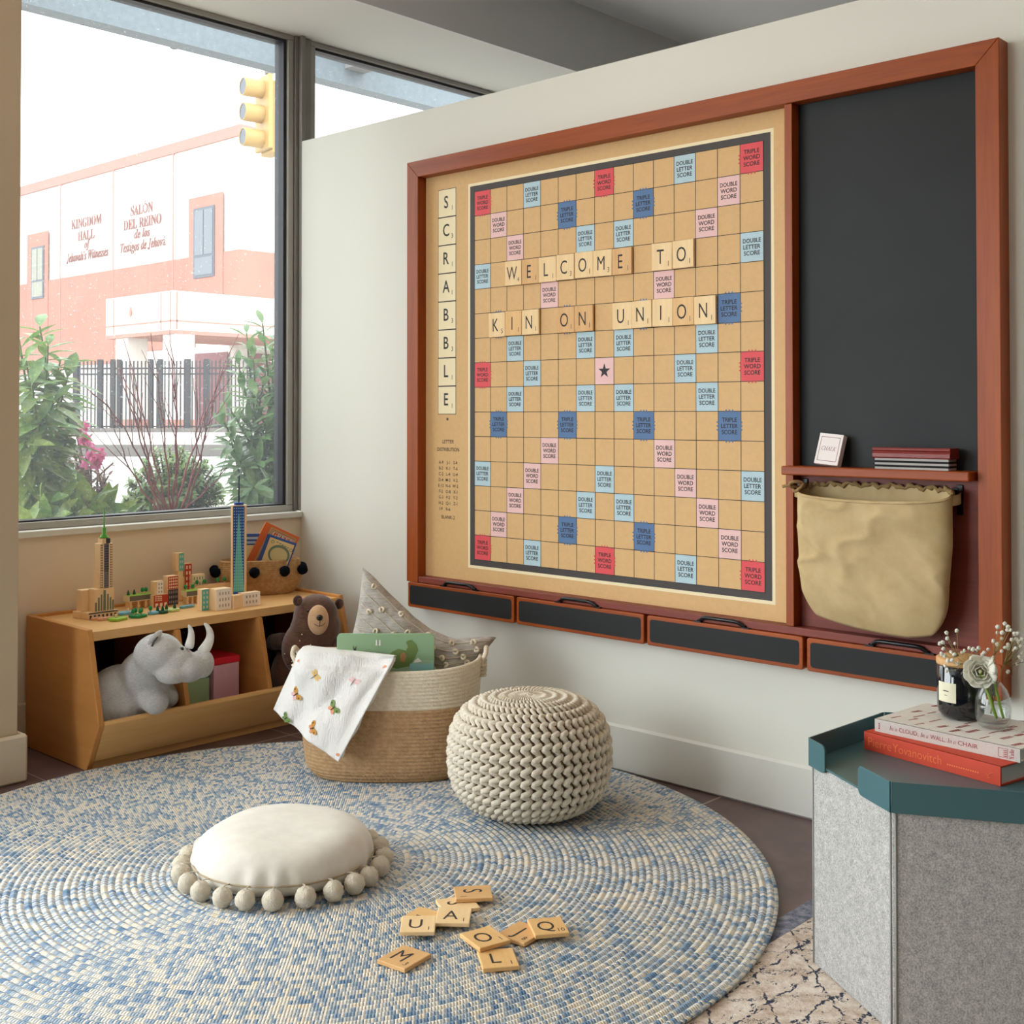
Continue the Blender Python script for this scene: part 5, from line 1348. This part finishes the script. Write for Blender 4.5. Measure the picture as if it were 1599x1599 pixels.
MB().lathe([(0, .0106), (.0275, .0126), (.0340, .0212), (.0357, .042), (.0352, .050), (0, .050)], 40).build('water', M['water'], vs_)
M['stem'] = plain('flower_stem', srgb(150, 186, 58), .5, var=.1); M['petal'] = plain('white_petal', srgb(250, 248, 238), .7, var=.01); M['twig'] = plain('dry_stem', srgb(150, 140, 84), .7)
pn = M['petal'].node_tree; tl = pn.nodes.new('ShaderNodeBsdfTranslucent'); tl.inputs[0].default_value = (.95, .95, .88, 1); mx_ = pn.nodes.new('ShaderNodeMixShader'); mx_.inputs[0].default_value = .45
pn.links.new(pn.nodes['Principled BSDF'].outputs[0], mx_.inputs[1]); pn.links.new(tl.outputs[0], mx_.inputs[2]); pn.links.new(mx_.outputs[0], pn.nodes['Material Output'].inputs[0])
D_ = dep(vq)
def ranunculus(label, u, v, sc, face, foot, n_layers=5):
    c_ = gd(D_ - .012, u, v)
    o = thing('ranunculus', label, 'flower', c_)
    P = [c_ * 0, Vector((0.004, .002, -.02)), (vq + Vector((foot[0], foot[1], .062))) - c_, (vq + Vector((foot[0] * 1.6, foot[1] * 1.6, .020))) - c_]
    pts = [vl(vl(P[0], P[1], k), vl(P[2], P[3], k), k) for k in [i / 10 for i in range(11)]]
    MB().tube(pts, .0032, 8).build('stem', M['stem'], o)
    Rm = Vector(face).normalized().to_track_quat('Z', 'Y').to_matrix().to_4x4()
    m = MB()
    for L_ in range(n_layers):
        f = L_ / (n_layers - 1); n = 3 + L_
        for k in range(n):
            a0 = 2 * pi * k / n + L_ * .9; sp_ = 2 * pi / n * .62
            rr_ = lerp(.004, .0245, f ** .8) * sc; top = lerp(.014, .004, f ** 1.5) * sc; op = lerp(-.002, .011, f ** 2) * sc
            def pet(a, b):
                aa = a0 + (a - .5) * 2 * sp_; edge = 1 - (2 * a - 1) ** 4 * .35
                z = lerp(-.018 * sc, top, b * edge); r2 = lerp(rr_ * .35, rr_ + op * b * b, min(1, b * 1.5)) + .0015 * sc * sin(a * 9 + k + L_) * b
                return Vector((r2 * cos(aa), r2 * sin(aa), z))
            m.grid(9, 6, pet)
    m.sphere((0, 0, .008 * sc), (.004 * sc, .004 * sc, .004 * sc), 10, 8, 1)
    m.v = [Rm @ p_ for p_ in m.v]
    m.build('bloom', [M['petal'], plain('green_eye', srgb(170, 176, 96), .7)], o, solid=.0007)
toc = -fwd0
ranunculus('large white ranunculus facing the room in the bud vase', 1530, 1049, 1.0, (toc.x - .25 * right0.x, toc.y - .25 * right0.y, .25), (.004, -.003))
ranunculus('half hidden white ranunculus turned right behind the large one', 1549, 1047, .82, (toc.x * .2 + right0.x, toc.y * .2 + right0.y, .1), (.010, -.010))
# baby's breath sprigs
def sprig(label, tips, base_uv, off):
    b0 = vq + Vector((off[0], off[1], .100)); o = thing('gypsophila_sprig', label, 'flower', b0, 0, 'white gypsophila sprigs in the vase')
    st = MB(); fl = []
    fork = gd(D_ + .015, *base_uv) - b0
    st.tube([Vector((-off[0] * 1.5, -off[1] * 1.5, -.07)), Vector((0, 0, 0)), vl((0, 0, 0), fork, .5) + Vector((0, 0, .004)), fork], .0009, 5)
    for (u, v) in tips:
        q = gd(D_ + .015 + random.uniform(-.025, .025), u, v) - b0
        mid = vl(fork, q, .5) + Vector((0, 0, -.006))
        st.tube([fork, mid, q], .0006, 4); fl.append(q)
    st.build('stems', M['twig'], o)
    me = None
    for q in fl:
        m_ = MB()
        if me is None:
            for k in range(5): m_.sphere((.0022 * cos(k * 1.257), .0022 * sin(k * 1.257), 0), (.0026, .0026, .0032), 8, 6)
            m_.sphere((0, 0, .001), .003, 8, 6)
            f_ = m_.build('floret', M['petal'], o); me = f_.data
        else:
            f_ = bpy.data.objects.new('floret', me); COL.objects.link(f_); f_.parent = o
        f_.location = q; f_.rotation_euler = (random.uniform(0, 3), random.uniform(0, 3), 0); s_ = random.uniform(.8, 1.2); f_.scale = (s_, s_, s_)
sprig('gypsophila sprig reaching up to the far left from the vase', [(1478, 988), (1494, 985), (1479, 997), (1472, 1003), (1467, 1005), (1491, 1005), (1473, 1013), (1470, 1021), (1475, 1024), (1485, 1018)], (1497, 1024), (-.006, .010))
sprig('short gypsophila sprig over the candle lid', [(1480, 1032), (1487, 1031), (1476, 1040), (1496, 1036), (1502, 1019), (1506, 1016), (1513, 1012), (1519, 1014), (1478, 1048), (1490, 1022)], (1510, 1034), (-.008, .004))
sprig('gypsophila sprig just above the large ranunculus', [(1525, 1015), (1528, 1012), (1520, 1026), (1534, 1022), (1537, 1019), (1543, 1014), (1516, 1028), (1551, 1027)], (1524, 1034), (.0, .004))
sprig('tall gypsophila sprig rising right of the vase', [(1558, 979), (1557, 988), (1569, 974), (1574, 979), (1573, 984), (1565, 988), (1564, 997), (1551, 1001), (1557, 1006), (1569, 1011), (1578, 984)], (1552, 1024), (.008, -.004))
sprig('gypsophila sprig leaning out over the far right rim of the tray', [(1584, 990), (1589, 989), (1580, 999), (1587, 998), (1591, 1002), (1574, 1007), (1574, 1012), (1583, 1015), (1586, 1012), (1564, 1017), (1594, 1009), (1592, 1026), (1597, 1020), (1588, 1037), (1597, 1033), (1574, 1049), (1596, 998)], (1568, 1036), (.010, -.010))

# ================================================================== OUTSIDE
GZ0, GZ1 = 0.62, 0.78
M['road'] = plain('pale_asphalt', srgb(168, 164, 160), .9, var=.05, scale=1.5)
M['walk'] = plain('concrete_walk', srgb(182, 175, 166), .9, var=.04, scale=1)
M['kerb'] = plain('kerb_stone', srgb(112, 106, 102), .9)
struct(MB().box(-60, 90, 4.63, 110, 0.30, GZ0), 'street', M['road'])
def along(d, u, z=0): q = gd(d, u, 700); return Vector((q.x, q.y, z))
m = MB(); A, Bq = along(17.2, -900), along(17.2, 2200); far = fwd0 * 40
poly_ = [A, Bq, Bq + far, A + far]
m.prism([(p_.x, p_.y) for p_ in poly_], GZ0 + .001, GZ1)
struct(m, 'pavement_far', M['walk'])
m = MB(); k_ = -fwd0 * .18; m.prism([(p_.x, p_.y) for p_ in (A + k_, Bq + k_, Bq - fwd0 * .005, A - fwd0 * .005)], GZ0 + .001, GZ1 + .005); struct(m, 'trim_kerb', M['kerb'])
struct(MB().box(-3.6, 9.0, 4.635, 7.2, GZ0 + .001, 0.70), 'ground_planting_bed', plain('pale_gravel', srgb(180, 171, 160), .95, var=.15, scale=60))
# canopy beam outside the window
cb2 = plain('blue_grey_steel', srgb(120, 129, 136), .6, .0, var=.12, scale=25)
cn_ = thing('awning_beam', 'blue grey steel awning beam running above the window outside', 'beam', (4, 6.0, 3.31))
MB().box(-2.6, 6, 0, 0.12, 0, 0.42).build('beam', cb2, cn_)
for x_ in (-1.4, 0.85, 3.0): MB().box(x_, x_ + 0.16, -1.38, -0.002, 0.10, 0.34).build('outrigger', plain('pale_steel', srgb(150, 148, 148), .6), cn_)

# kingdom hall building across the street
XB, YBc = 20.72, 30.535; zb = GZ1
bd = thing('building', 'cream and terracotta meeting hall with lettered facade across the street', 'building', (XB, YBc, 0))
M['bcream'] = plain('cream_stucco', srgb(214, 208, 200), .9, var=.02, scale=.4); M['terra'] = plain('terracotta_stucco', srgb(168, 116, 102), .9, var=.05, scale=.8)
M['terra2'] = plain('terracotta_trim', srgb(176, 126, 114), .9, var=.03)
m = MB(); m.box(0, 24, 0, 22, zb, 9.86)
m.build('wall', M['bcream'], bd)
MB().box(-.06, 24.06, -.06, 22, 9.56, 9.90).build('parapet_band', M['terra2'], bd)
m = MB(); m.box(-.05, 24.05, -.05, 22, 4.75, 6.15)
m.box(-.05, -.001, 11.2, 22, 2.75, 4.75).box(-.05, -.001, 6.0, 11.2, 2.95, 4.75).box(-.05, -.001, 2.4, 6.0, 3.3, 4.75)
m.build('terracotta_band', M['terra'], bd)
for y_ in (11.25, 7.45, 3.65): MB().box(-.062, -.0505, y_ - .03, y_ + .03, 2.9, 9.56).build('joint', M['terra2'], bd)
M['bglz'] = plain('far_window_glass', srgb(84, 90, 98), .15, 0, .6)
M['bframe'] = plain('far_window_frame', srgb(84, 88, 98), .5)
for y0, y1, z0_, z1_, s0, s1, bl_ in ((31.78, 32.92, 5.45, 7.62, 31.35, 33.25, 0), (43.0, 43.98, 5.52, 7.46, 42.7, 44.4, 1)):
    y0 -= YBc; y1 -= YBc; s0 -= YBc; s1 -= YBc
    MB().box(-.07, -.051, s0, s1, 5.2 - .9, 7.98).build('window_surround', M['terra'], bd)
    w_ = MB().box(-.10, -.0705, y0, y1, z0_, z1_).build('window', M['bframe'], bd)
    MB().box(-.11, -.1005, y0 + .08, (y0 + y1) / 2 - .03, z0_ + .7, z1_ - .08).box(-.11, -.1005, (y0 + y1) / 2 + .03, y1 - .08, z0_ + .7, z1_ - .08).box(-.11, -.1005, y0 + .08, y1 - .08, z0_ + .08, z0_ + .62).build('pane', plain('blinds', srgb(140, 138, 124), .6) if bl_ else M['bglz'], w_)
lt = MB(); Xd, Zd = (0, -1, 0), (0, 0, 1)
def sign(s_, yl, yr, z_, h, **k): lt.text(s_, h, (-.07, (yl + yr) / 2 - YBc, z_), Xd, Zd, 0, 'C', w=yl - yr, thick=.015, **k)
sign(serif('KINGDOM'), 40.9, 38.74, 7.82, .33); sign(serif('HALL'), 40.42, 39.23, 7.36, .33); sign(serif('of', True, True), 40.0, 39.5, 7.06, .30); sign(serif('Jehovah’s Witnesses', True, True), 41.27, 38.27, 6.66, .32)
sign(serif('SALÓN'), 36.78, 35.38, 7.84, .33); sign(serif('DEL REINO'), 37.25, 34.85, 7.40, .33); sign(serif('de los', True, True), 36.55, 35.55, 7.06, .30); sign(serif('Testigos de Jehová', True, True), 37.45, 34.6, 6.66, .32)
lt.build('sign_lettering', plain('bronze_letters', srgb(122, 66, 58), .6), bd)
# entrance portico
xp, yp = 16.723 - XB, 27.656 - YBc
po = MB().box(xp, -.07 if False else 2.0, yp, yp + 3.45, 3.40, 4.42).build('portico_fascia', M['bcream'], bd)
m = MB(); m.box(xp - .012, xp - .001, yp, yp + 3.45, 3.62, 3.66).box(xp, 2.0, yp - .012, yp - .001, 3.62, 3.66).box(xp - .012, xp - .001, yp + .08, yp + .12, 3.42, 4.40).box(xp - .012, xp - .001, yp + .55, yp + .59, 3.42, 4.40).box(xp - .012, xp - .001, yp + 3.0, yp + 3.04, 3.42, 4.40).box(xp + .1, xp + .14, yp - .012, yp - .001, 3.42, 4.40)
m.box(xp - .012, 2.0, yp - .012, yp + 3.45, 3.30, 3.3995)
m.build('portico_trim', M['terra2'], bd)
for a, b in ((yp, yp + .56), (yp + 2.36, yp + 3.0)):
    c_ = MB().box(xp + .05, xp + .65, a, b, zb, 3.2995).build('pillar', M['bcream'], bd)
    MB().box(xp + .02, xp + .68, a - .03, b + .03, zb, zb + .30).build('pillar_base', M['terra2'], c_)
# lamp flame emblem on the fascia
MB().prism([(0, .17), (.07, .04), (.04, -.06), (0, -.1), (-.04, -.06), (-.07, .04)], -.03, -.002, axis=0, T=Matrix.Translation((xp, 29.75 - YBc, 3.95))).build('emblem', M['terra2'], bd)
# doors under the portico
MB().box(-.09, -.071, yp + 3.4, yp + 5.5, zb, 3.1).build('door', plain('maroon_door', srgb(120, 70, 72), .6), bd)
MB().box(.3, 2.6, -.09, -.071, zb, 3.05).build('door', plain('maroon_door_b', srgb(120, 70, 72), .6), bd)
# iron fence
fa, fb = along(29.6, 118), along(29.2, 392)
fdir = (fb - fa); FL = fdir.length; fang = atan2(fdir.y, fdir.x)
M['iron'] = plain('black_iron', srgb(52, 50, 54), .6)
fe = thing('iron_fence', 'black iron picket fence with gate posts in front of the hall', 'fence', (fa.x, fa.y, GZ1), fang)
m = MB(); n = 46
for i in range(n):
    x_ = FL * i / (n - 1); m.box(x_ - .014, x_ + .014, -.014, .014, .06, 1.74)
for z_ in (.14, 1.42, 1.56): m.box(0, FL, -.02, .02, z_ - .02, z_ + .02)
m.build('picket_panel', M['iron'], fe)
for f_, w_ in ((.0, .06), (.14, .06), (.215, .05), (.25, .05), (.43, .055), (.485, .055), (.64, .07), (.75, .06), (1., .06)):
    MB().box(FL * f_ - w_, FL * f_ + w_, -.05, .05, 0, 1.78).build('post', M['iron'], fe)
MB().box(-.3, FL + .3, -.12, .12, 0, .1).build('fence_kerb', M['kerb'], fe)

# traffic signal
sg0 = gd(14, 420, 175)
sgn_ = thing('traffic_signal', 'yellow three section traffic signal hanging above the street', 'traffic light', sg0, YAW - pi / 2 + RAD(36))
M['yel'] = plain('signal_yellow', srgb(178, 144, 82), .5, var=.04); M['lens'] = plain('dark_lens', srgb(46, 50, 66), .3)
MB().box(-.03, .11, -.16, .16, -.50, .34).build('housing', M['yel'], sgn_, bevel=.015)
MB().box(-.09, -.035, -.19, .19, -.46, .40).build('front_plate', M['yel'], sgn_, bevel=.01)
for z_ in (.25, -.04, -.33):
    R4 = Matrix.Translation((-.085, 0, z_)) @ Matrix.Rotation(RAD(-90), 4, 'Y') @ Matrix.Rotation(RAD(0), 4, 'X')
    o = MB().lathe([(.105, 0), (.105, .24), (.098, .245), (.092, .24), (.092, .02), (0, .02)], 20, T=R4).build('visor', M['yel'], sgn_)
    MB().lathe([(0, .236), (.0975, .236)], 20, T=R4).build('lens', M['lens'], o)
MB().tube([(.0, 0, .341), (0, 0, .50), (0, 0, .72), (-.02, 0, 1.4)], .022, 8).box(-.04, .04, -.04, .04, .44, .52).build('hanger', M['kerb'], sgn_)
MB().tube([(-.02, 0, 1.4), (1.6, .2, 1.46), (4.5, .5, 1.55)], .05, 10).tube([(4.5, .5, 1.56), (4.5, .5, -sg0.z + GZ0)], .09, 12).build('mast_arm', M['kerb'], sgn_)
a0 = gd(9, 272, 70); a1 = gd(9, 120, 27); a2 = gd(9.2, -60, -24)
sl = thing('street_lamp', 'pale street lamp arm slanting across the sky outside the window', 'street lamp', (a2.x, a2.y, GZ0))
o_ = Vector((a2.x, a2.y, GZ0))
m = MB().tube([a0 - o_, a1 - o_, a2 - o_], .022, 10); m.build('arm', plain('pale_pole', srgb(214, 212, 212), .5), sl)
MB().tube([a2 - o_, Vector((0, 0, 0))], .05, 12).build('pole', plain('pale_pole2', srgb(214, 212, 212), .5), sl)
MB().sphere((0, 0, 0), (.045, .045, .035), 12, 8).build('lamp_head', M['kerb'], sl, loc=a0 - o_)

# ------------------------------------------------------------------ shrubs outside
def leafmat(name, a, b, c=None, sc=3):
    t = NT(name); v = t.coord()
    st = [(0.32, a), (0.58, b)] + ([(0.72, c)] if c else [])
    t.base(t.ramp(t.noise(v, sc * 10, 4, .7), st))
    t.b.inputs['Subsurface Weight'].default_value = 0
    p_ = t.b; tl = t.new('ShaderNodeBsdfTranslucent'); tl.inputs['Color'].default_value = mul(b, 1.3); mx_ = t.new('ShaderNodeMixShader'); mx_.inputs[0].default_value = .3
    t.set(.35, 0, .5); t.link(p_.outputs[0], mx_.inputs[1]); t.link(tl.outputs[0], mx_.inputs[2]); t.link(mx_.outputs[0], t.out.inputs[0]); return t.m
def leaf(m, P, D, N_, L, W_, mi=0, curl=.25):
    D = D.normalized(); S_ = D.cross(N_)
    if S_.length < 1e-4: S_ = D.orthogonal()
    S_.normalize(); N2 = S_.cross(D).normalized()
    rows = [(0, .04), (.25, .75), (.5, 1.0), (.78, .62), (1, .02)]
    vs = []
    for f_, w_ in rows:
        c_ = P + D * (L * f_) - N2 * (curl * L * f_ * f_)
        vs += [c_ - S_ * (W_ * .5 * w_) + N2 * (W_ * .12 * w_), c_, c_ + S_ * (W_ * .5 * w_) + N2 * (W_ * .12 * w_)]
    fs = []
    for i in range(4):
        a = i * 3; fs += [(a, a + 1, a + 4, a + 3), (a + 1, a + 2, a + 5, a + 4)]
    m.add(vs, fs, mi, True)
def rnd(): 
    while True:
        q = Vector((random.uniform(-1, 1), random.uniform(-1, 1), random.uniform(-1, 1)))
        if .05 < q.length < 1: return q
def shoots(name, label, cat, base, stems, leaves_per, L, W_, mats, stemmat, droop=.3, seed=1, span=.85, group=None):
    random.seed(seed)
    o = thing(name, label, cat, base, 0, group)
    st = MB(); fo = MB()
    for (p0, p1, bend) in stems:
        p0 = Vector(p0) - base; p1 = Vector(p1) - base; mid = vl(p0, p1, .5) + Vector(bend)
        pts = [vl(vl(p0, mid, k), vl(mid, p1, k), k) for k in [i / 8 for i in range(9)]]
        st.tube(pts, [lerp(.010, .004, i / 8) for i in range(9)], 5)
        for j in range(leaves_per):
            f_ = 1 - (j / leaves_per) * span
            i = min(7, int(f_ * 8)); P = vl(pts[i], pts[i + 1], f_ * 8 - i); T_ = (pts[i + 1] - pts[i]).normalized()
            a = j * 2.4 + random.uniform(-.4, .4); r_ = T_.orthogonal().normalized(); b_ = T_.cross(r_)
            out_ = r_ * cos(a) + b_ * sin(a)
            up_ = lerp(.35, .95, max(0, f_ - .7) / .3) if f_ > .7 else .35
            D = out_ + T_ * up_ + Vector((0, 0, -droop * random.uniform(.3, 1.3)))
            k = random.uniform(.7, 1.15)
            leaf(fo, P, D, T_ + Vector((0, 0, .6)), L * k, W_ * k, random.choice(range(len(mats))), random.uniform(.1, .4))
    st.build('stems', stemmat, o); fo.build('foliage', mats, o)
    return o
GR = plain('green_stem', srgb(96, 118, 56), .6); BR = plain('brown_stem', srgb(112, 84, 70), .8)
A1 = leafmat('aucuba_leaf', srgb(60, 96, 42), srgb(112, 148, 68), srgb(192, 196, 108), 4); A2 = leafmat('aucuba_leaf_light', srgb(92, 128, 54), srgb(140, 162, 78), srgb(206, 204, 120), 4)
yg = 0.70
# tall aucuba at the left edge of the window
bs = Vector((2.52, 5.25, yg)); stems = []
random.seed(5)
for u, v, y_ in ((40, 560, 5.2), (62, 510, 5.25), (75, 540, 5.1), (95, 560, 5.3), (50, 600, 5.0), (30, 530, 5.35), (105, 590, 5.15), (85, 625, 5.0), (60, 660, 4.95), (110, 630, 5.25), (38, 690, 4.95), (40, 640, 5.1), (20, 590, 5.15), (70, 580, 5.2), (95, 610, 5.3), (45, 720, 5.0), (75, 700, 5.1), (12, 650, 5.0)):
    stems.append((bs + Vector((random.uniform(-.1, .1), random.uniform(-.1, .1), 0)), gy(y_, u, v), (random.uniform(-.05, .05), 0, .05)))
shoots('aucuba_shrub', 'tall broad leaved variegated shrub at the left edge of the window', 'shrub', bs, stems, 26, .165, .058, [A1, A1, A2], GR, .55, 3, span=.68)
bs = Vector((2.78, 5.05, yg)); stems = []
for u, v, y_ in ((u_, v_ + 22, q_) for u_, v_, q_ in ((60, 760, 4.9), (95, 745, 4.95), (118, 745, 5.0), (140, 762, 4.95), (75, 790, 4.85), (125, 775, 4.9), (150, 778, 5.0), (165, 790, 4.95), (105, 785, 4.85), (45, 795, 4.8))):
    stems.append((bs + Vector((random.uniform(-.2, .1), random.uniform(-.05, .1), 0)), gy(y_, u, v), (0, 0, .03)))
shoots('aucuba_shrub', 'low variegated shrub with bright young leaves under the tall one', 'shrub', bs, stems, 20, .14, .056, [A2, A1, A2], GR, .35, 4)
# azalea
AZ = leafmat('azalea_leaf', srgb(78, 58, 52), srgb(116, 86, 74), srgb(122, 124, 84), 5)
bs = Vector((2.98, 5.75, yg)); stems = []
random.seed(8)
for i in range(34):
    u, v = random.uniform(85, 178), random.uniform(650, 775)
    if u > 120 + (v - 640) * .7: u = 120 + (v - 640) * .4
    stems.append((bs + Vector((random.uniform(-.1, .1), random.uniform(-.1, .1), 0)), gy(random.uniform(5.6, 5.95), u, v), (random.uniform(-.04, .04), 0, 0)))
az = shoots('azalea_bush', 'azalea bush with pink blossoms behind the low variegated shrub', 'shrub', bs, stems, 16, .048, .017, [AZ], BR, .1, 9)
PK = leafmat('azalea_petal', srgb(186, 72, 128), srgb(220, 124, 170), None, 5)
for u, v, s_ in ((98, 661, .8), (128, 664, .9), (127, 683, .9), (134, 692, 1), (150, 709, 1.1), (138, 721, 1.3), (147, 724, .9), (118, 672, .6)):
    c_ = gy(5.6, u, v) - bs; m = MB()
    for k in range(22):
        d_ = rnd().normalized(); d_.y = -abs(d_.y); leaf(m, c_ + d_ * .010 * s_, d_ + rnd() * .4, Vector((0, -1, .3)), .036 * s_, .022 * s_, 0, -.2)
    m.build('blossom', PK, az)
# red twig dogwood
M['redtwig'] = plain('red_bark', srgb(132, 48, 50), .6, var=.15)
bs = gy(5.25, 268, 800); bs.z = yg
dg_ = thing('dogwood_shrub', 'bare red stemmed dogwood in front of the round green bush', 'shrub', bs)
random.seed(21)
cn2 = [((265, 800), (245, 740), (195, 530)), ((266, 795), (262, 700), (236, 520)), ((268, 795), (285, 640), (264, 515)), ((270, 800), (300, 690), (372, 520)), ((275, 800), (285, 720), (266, 560)), ((285, 800), (330, 680), (345, 560)), ((262, 800), (215, 690), (185, 560)), ((240, 800), (205, 650), (140, 612)), ((288, 800), (320, 720), (302, 590)), ((260, 800), (200, 760), (172, 640)), ((220, 760), (232, 700), (200, 570)), ((300, 790), (330, 700), (318, 620)), ((270, 800), (335, 760), (366, 715)), ((262, 798), (240, 760), (222, 742))]
for i, (a_, b_, c_) in enumerate(cn2):
    ys = [5.25, 5.2 + random.uniform(-.1, .1), 5.2 + random.uniform(-.2, .2)]
    P = [gy(y_, *q) - bs for y_, q in zip(ys, (a_, b_, c_))]; P[0].z = max(P[0].z, 0)
    P[0] = Vector((P[0].x * .5, P[0].y * .5, 0)) 
    pts = [vl(vl(P[0], P[1], k), vl(P[1], P[2], k), k) for k in [j / 14 for j in range(15)]]
    pts = [p_ + Vector((.006 * sin(j * 1.7 + i), 0, .0)) for j, p_ in enumerate(pts)]
    m = MB().tube(pts, [lerp(.0056, .0016, j / 14) for j in range(15)], 6)
    for j in (6, 8, 9, 11):
        d_ = (pts[j + 1] - pts[j]).normalized() + Vector((random.uniform(-.6, .6), random.uniform(-.2, .2), .1)); Lb = random.uniform(.08, .2)
        m.tube([pts[j], pts[j] + d_ * Lb * .5, pts[j] + d_ * Lb + Vector((0, 0, .02))], [.003, .002, .0012], 4)
        m.sphere(pts[j], .005, 6, 5)
    m.build('stem', M['redtwig'], dg_)
# round boxwood
BX = leafmat('boxwood_leaf', srgb(72, 102, 56), srgb(118, 146, 84), srgb(156, 178, 108), 5); BX2 = leafmat('boxwood_tip', srgb(106, 132, 70), srgb(148, 168, 104), None, 5)
cb3 = gy(5.75, 272, 765); bs = Vector((cb3.x, cb3.y, yg)); stems = []
random.seed(31)
for i in range(150):
    d_ = rnd().normalized(); d_.z = abs(d_.z) * .95 + .02
    stems.append((bs + Vector((d_.x * .08, d_.y * .08, 0)), bs + Vector((d_.x * .27, d_.y * .22, .02 + d_.z * .31 * random.uniform(.85, 1.1))), (0, 0, .02)))
shoots('boxwood_bush', 'round small leaved green bush behind the red stems', 'shrub', bs, stems, 40, .036, .019, [BX, BX, BX2], BR, 0, 32)
# cherry laurel at the right edge
LR = leafmat('laurel_leaf', srgb(54, 94, 52), srgb(108, 142, 84), srgb(148, 172, 112), 4); LR2 = leafmat('laurel_leaf_light', srgb(84, 120, 66), srgb(130, 158, 96), None, 4)
bs = Vector((3.72, 5.25, yg)); stems = []
random.seed(41)
for u, v, y_ in ((385, 520, 5.3), (410, 505, 5.2), (425, 530, 5.35), (395, 560, 5.2), (372, 570, 5.3), (415, 580, 5.2), (435, 555, 5.3), (380, 610, 5.2), (400, 620, 5.1), (360, 640, 5.2), (425, 620, 5.2), (440, 600, 5.3), (390, 660, 5.1), (415, 670, 5.1), (362, 690, 5.2), (435, 660, 5.2), (375, 720, 5.1), (405, 720, 5.05), (430, 715, 5.1), (395, 760, 5.0), (425, 760, 5.0), (450, 640, 5.3), (455, 560, 5.35), (455, 720, 5.2), (350, 660, 5.2), (445, 760, 5.05)):
    stems.append((bs + Vector((random.uniform(-.12, .12), random.uniform(-.1, .1), 0)), gy(y_, u, v), (random.uniform(-.03, .03), 0, .04)))
shoots('laurel_shrub', 'upright green laurel with long leaves at the right edge of the window', 'shrub', bs, stems, 30, .135, .040, [LR, LR, LR2], GR, .05, 42)
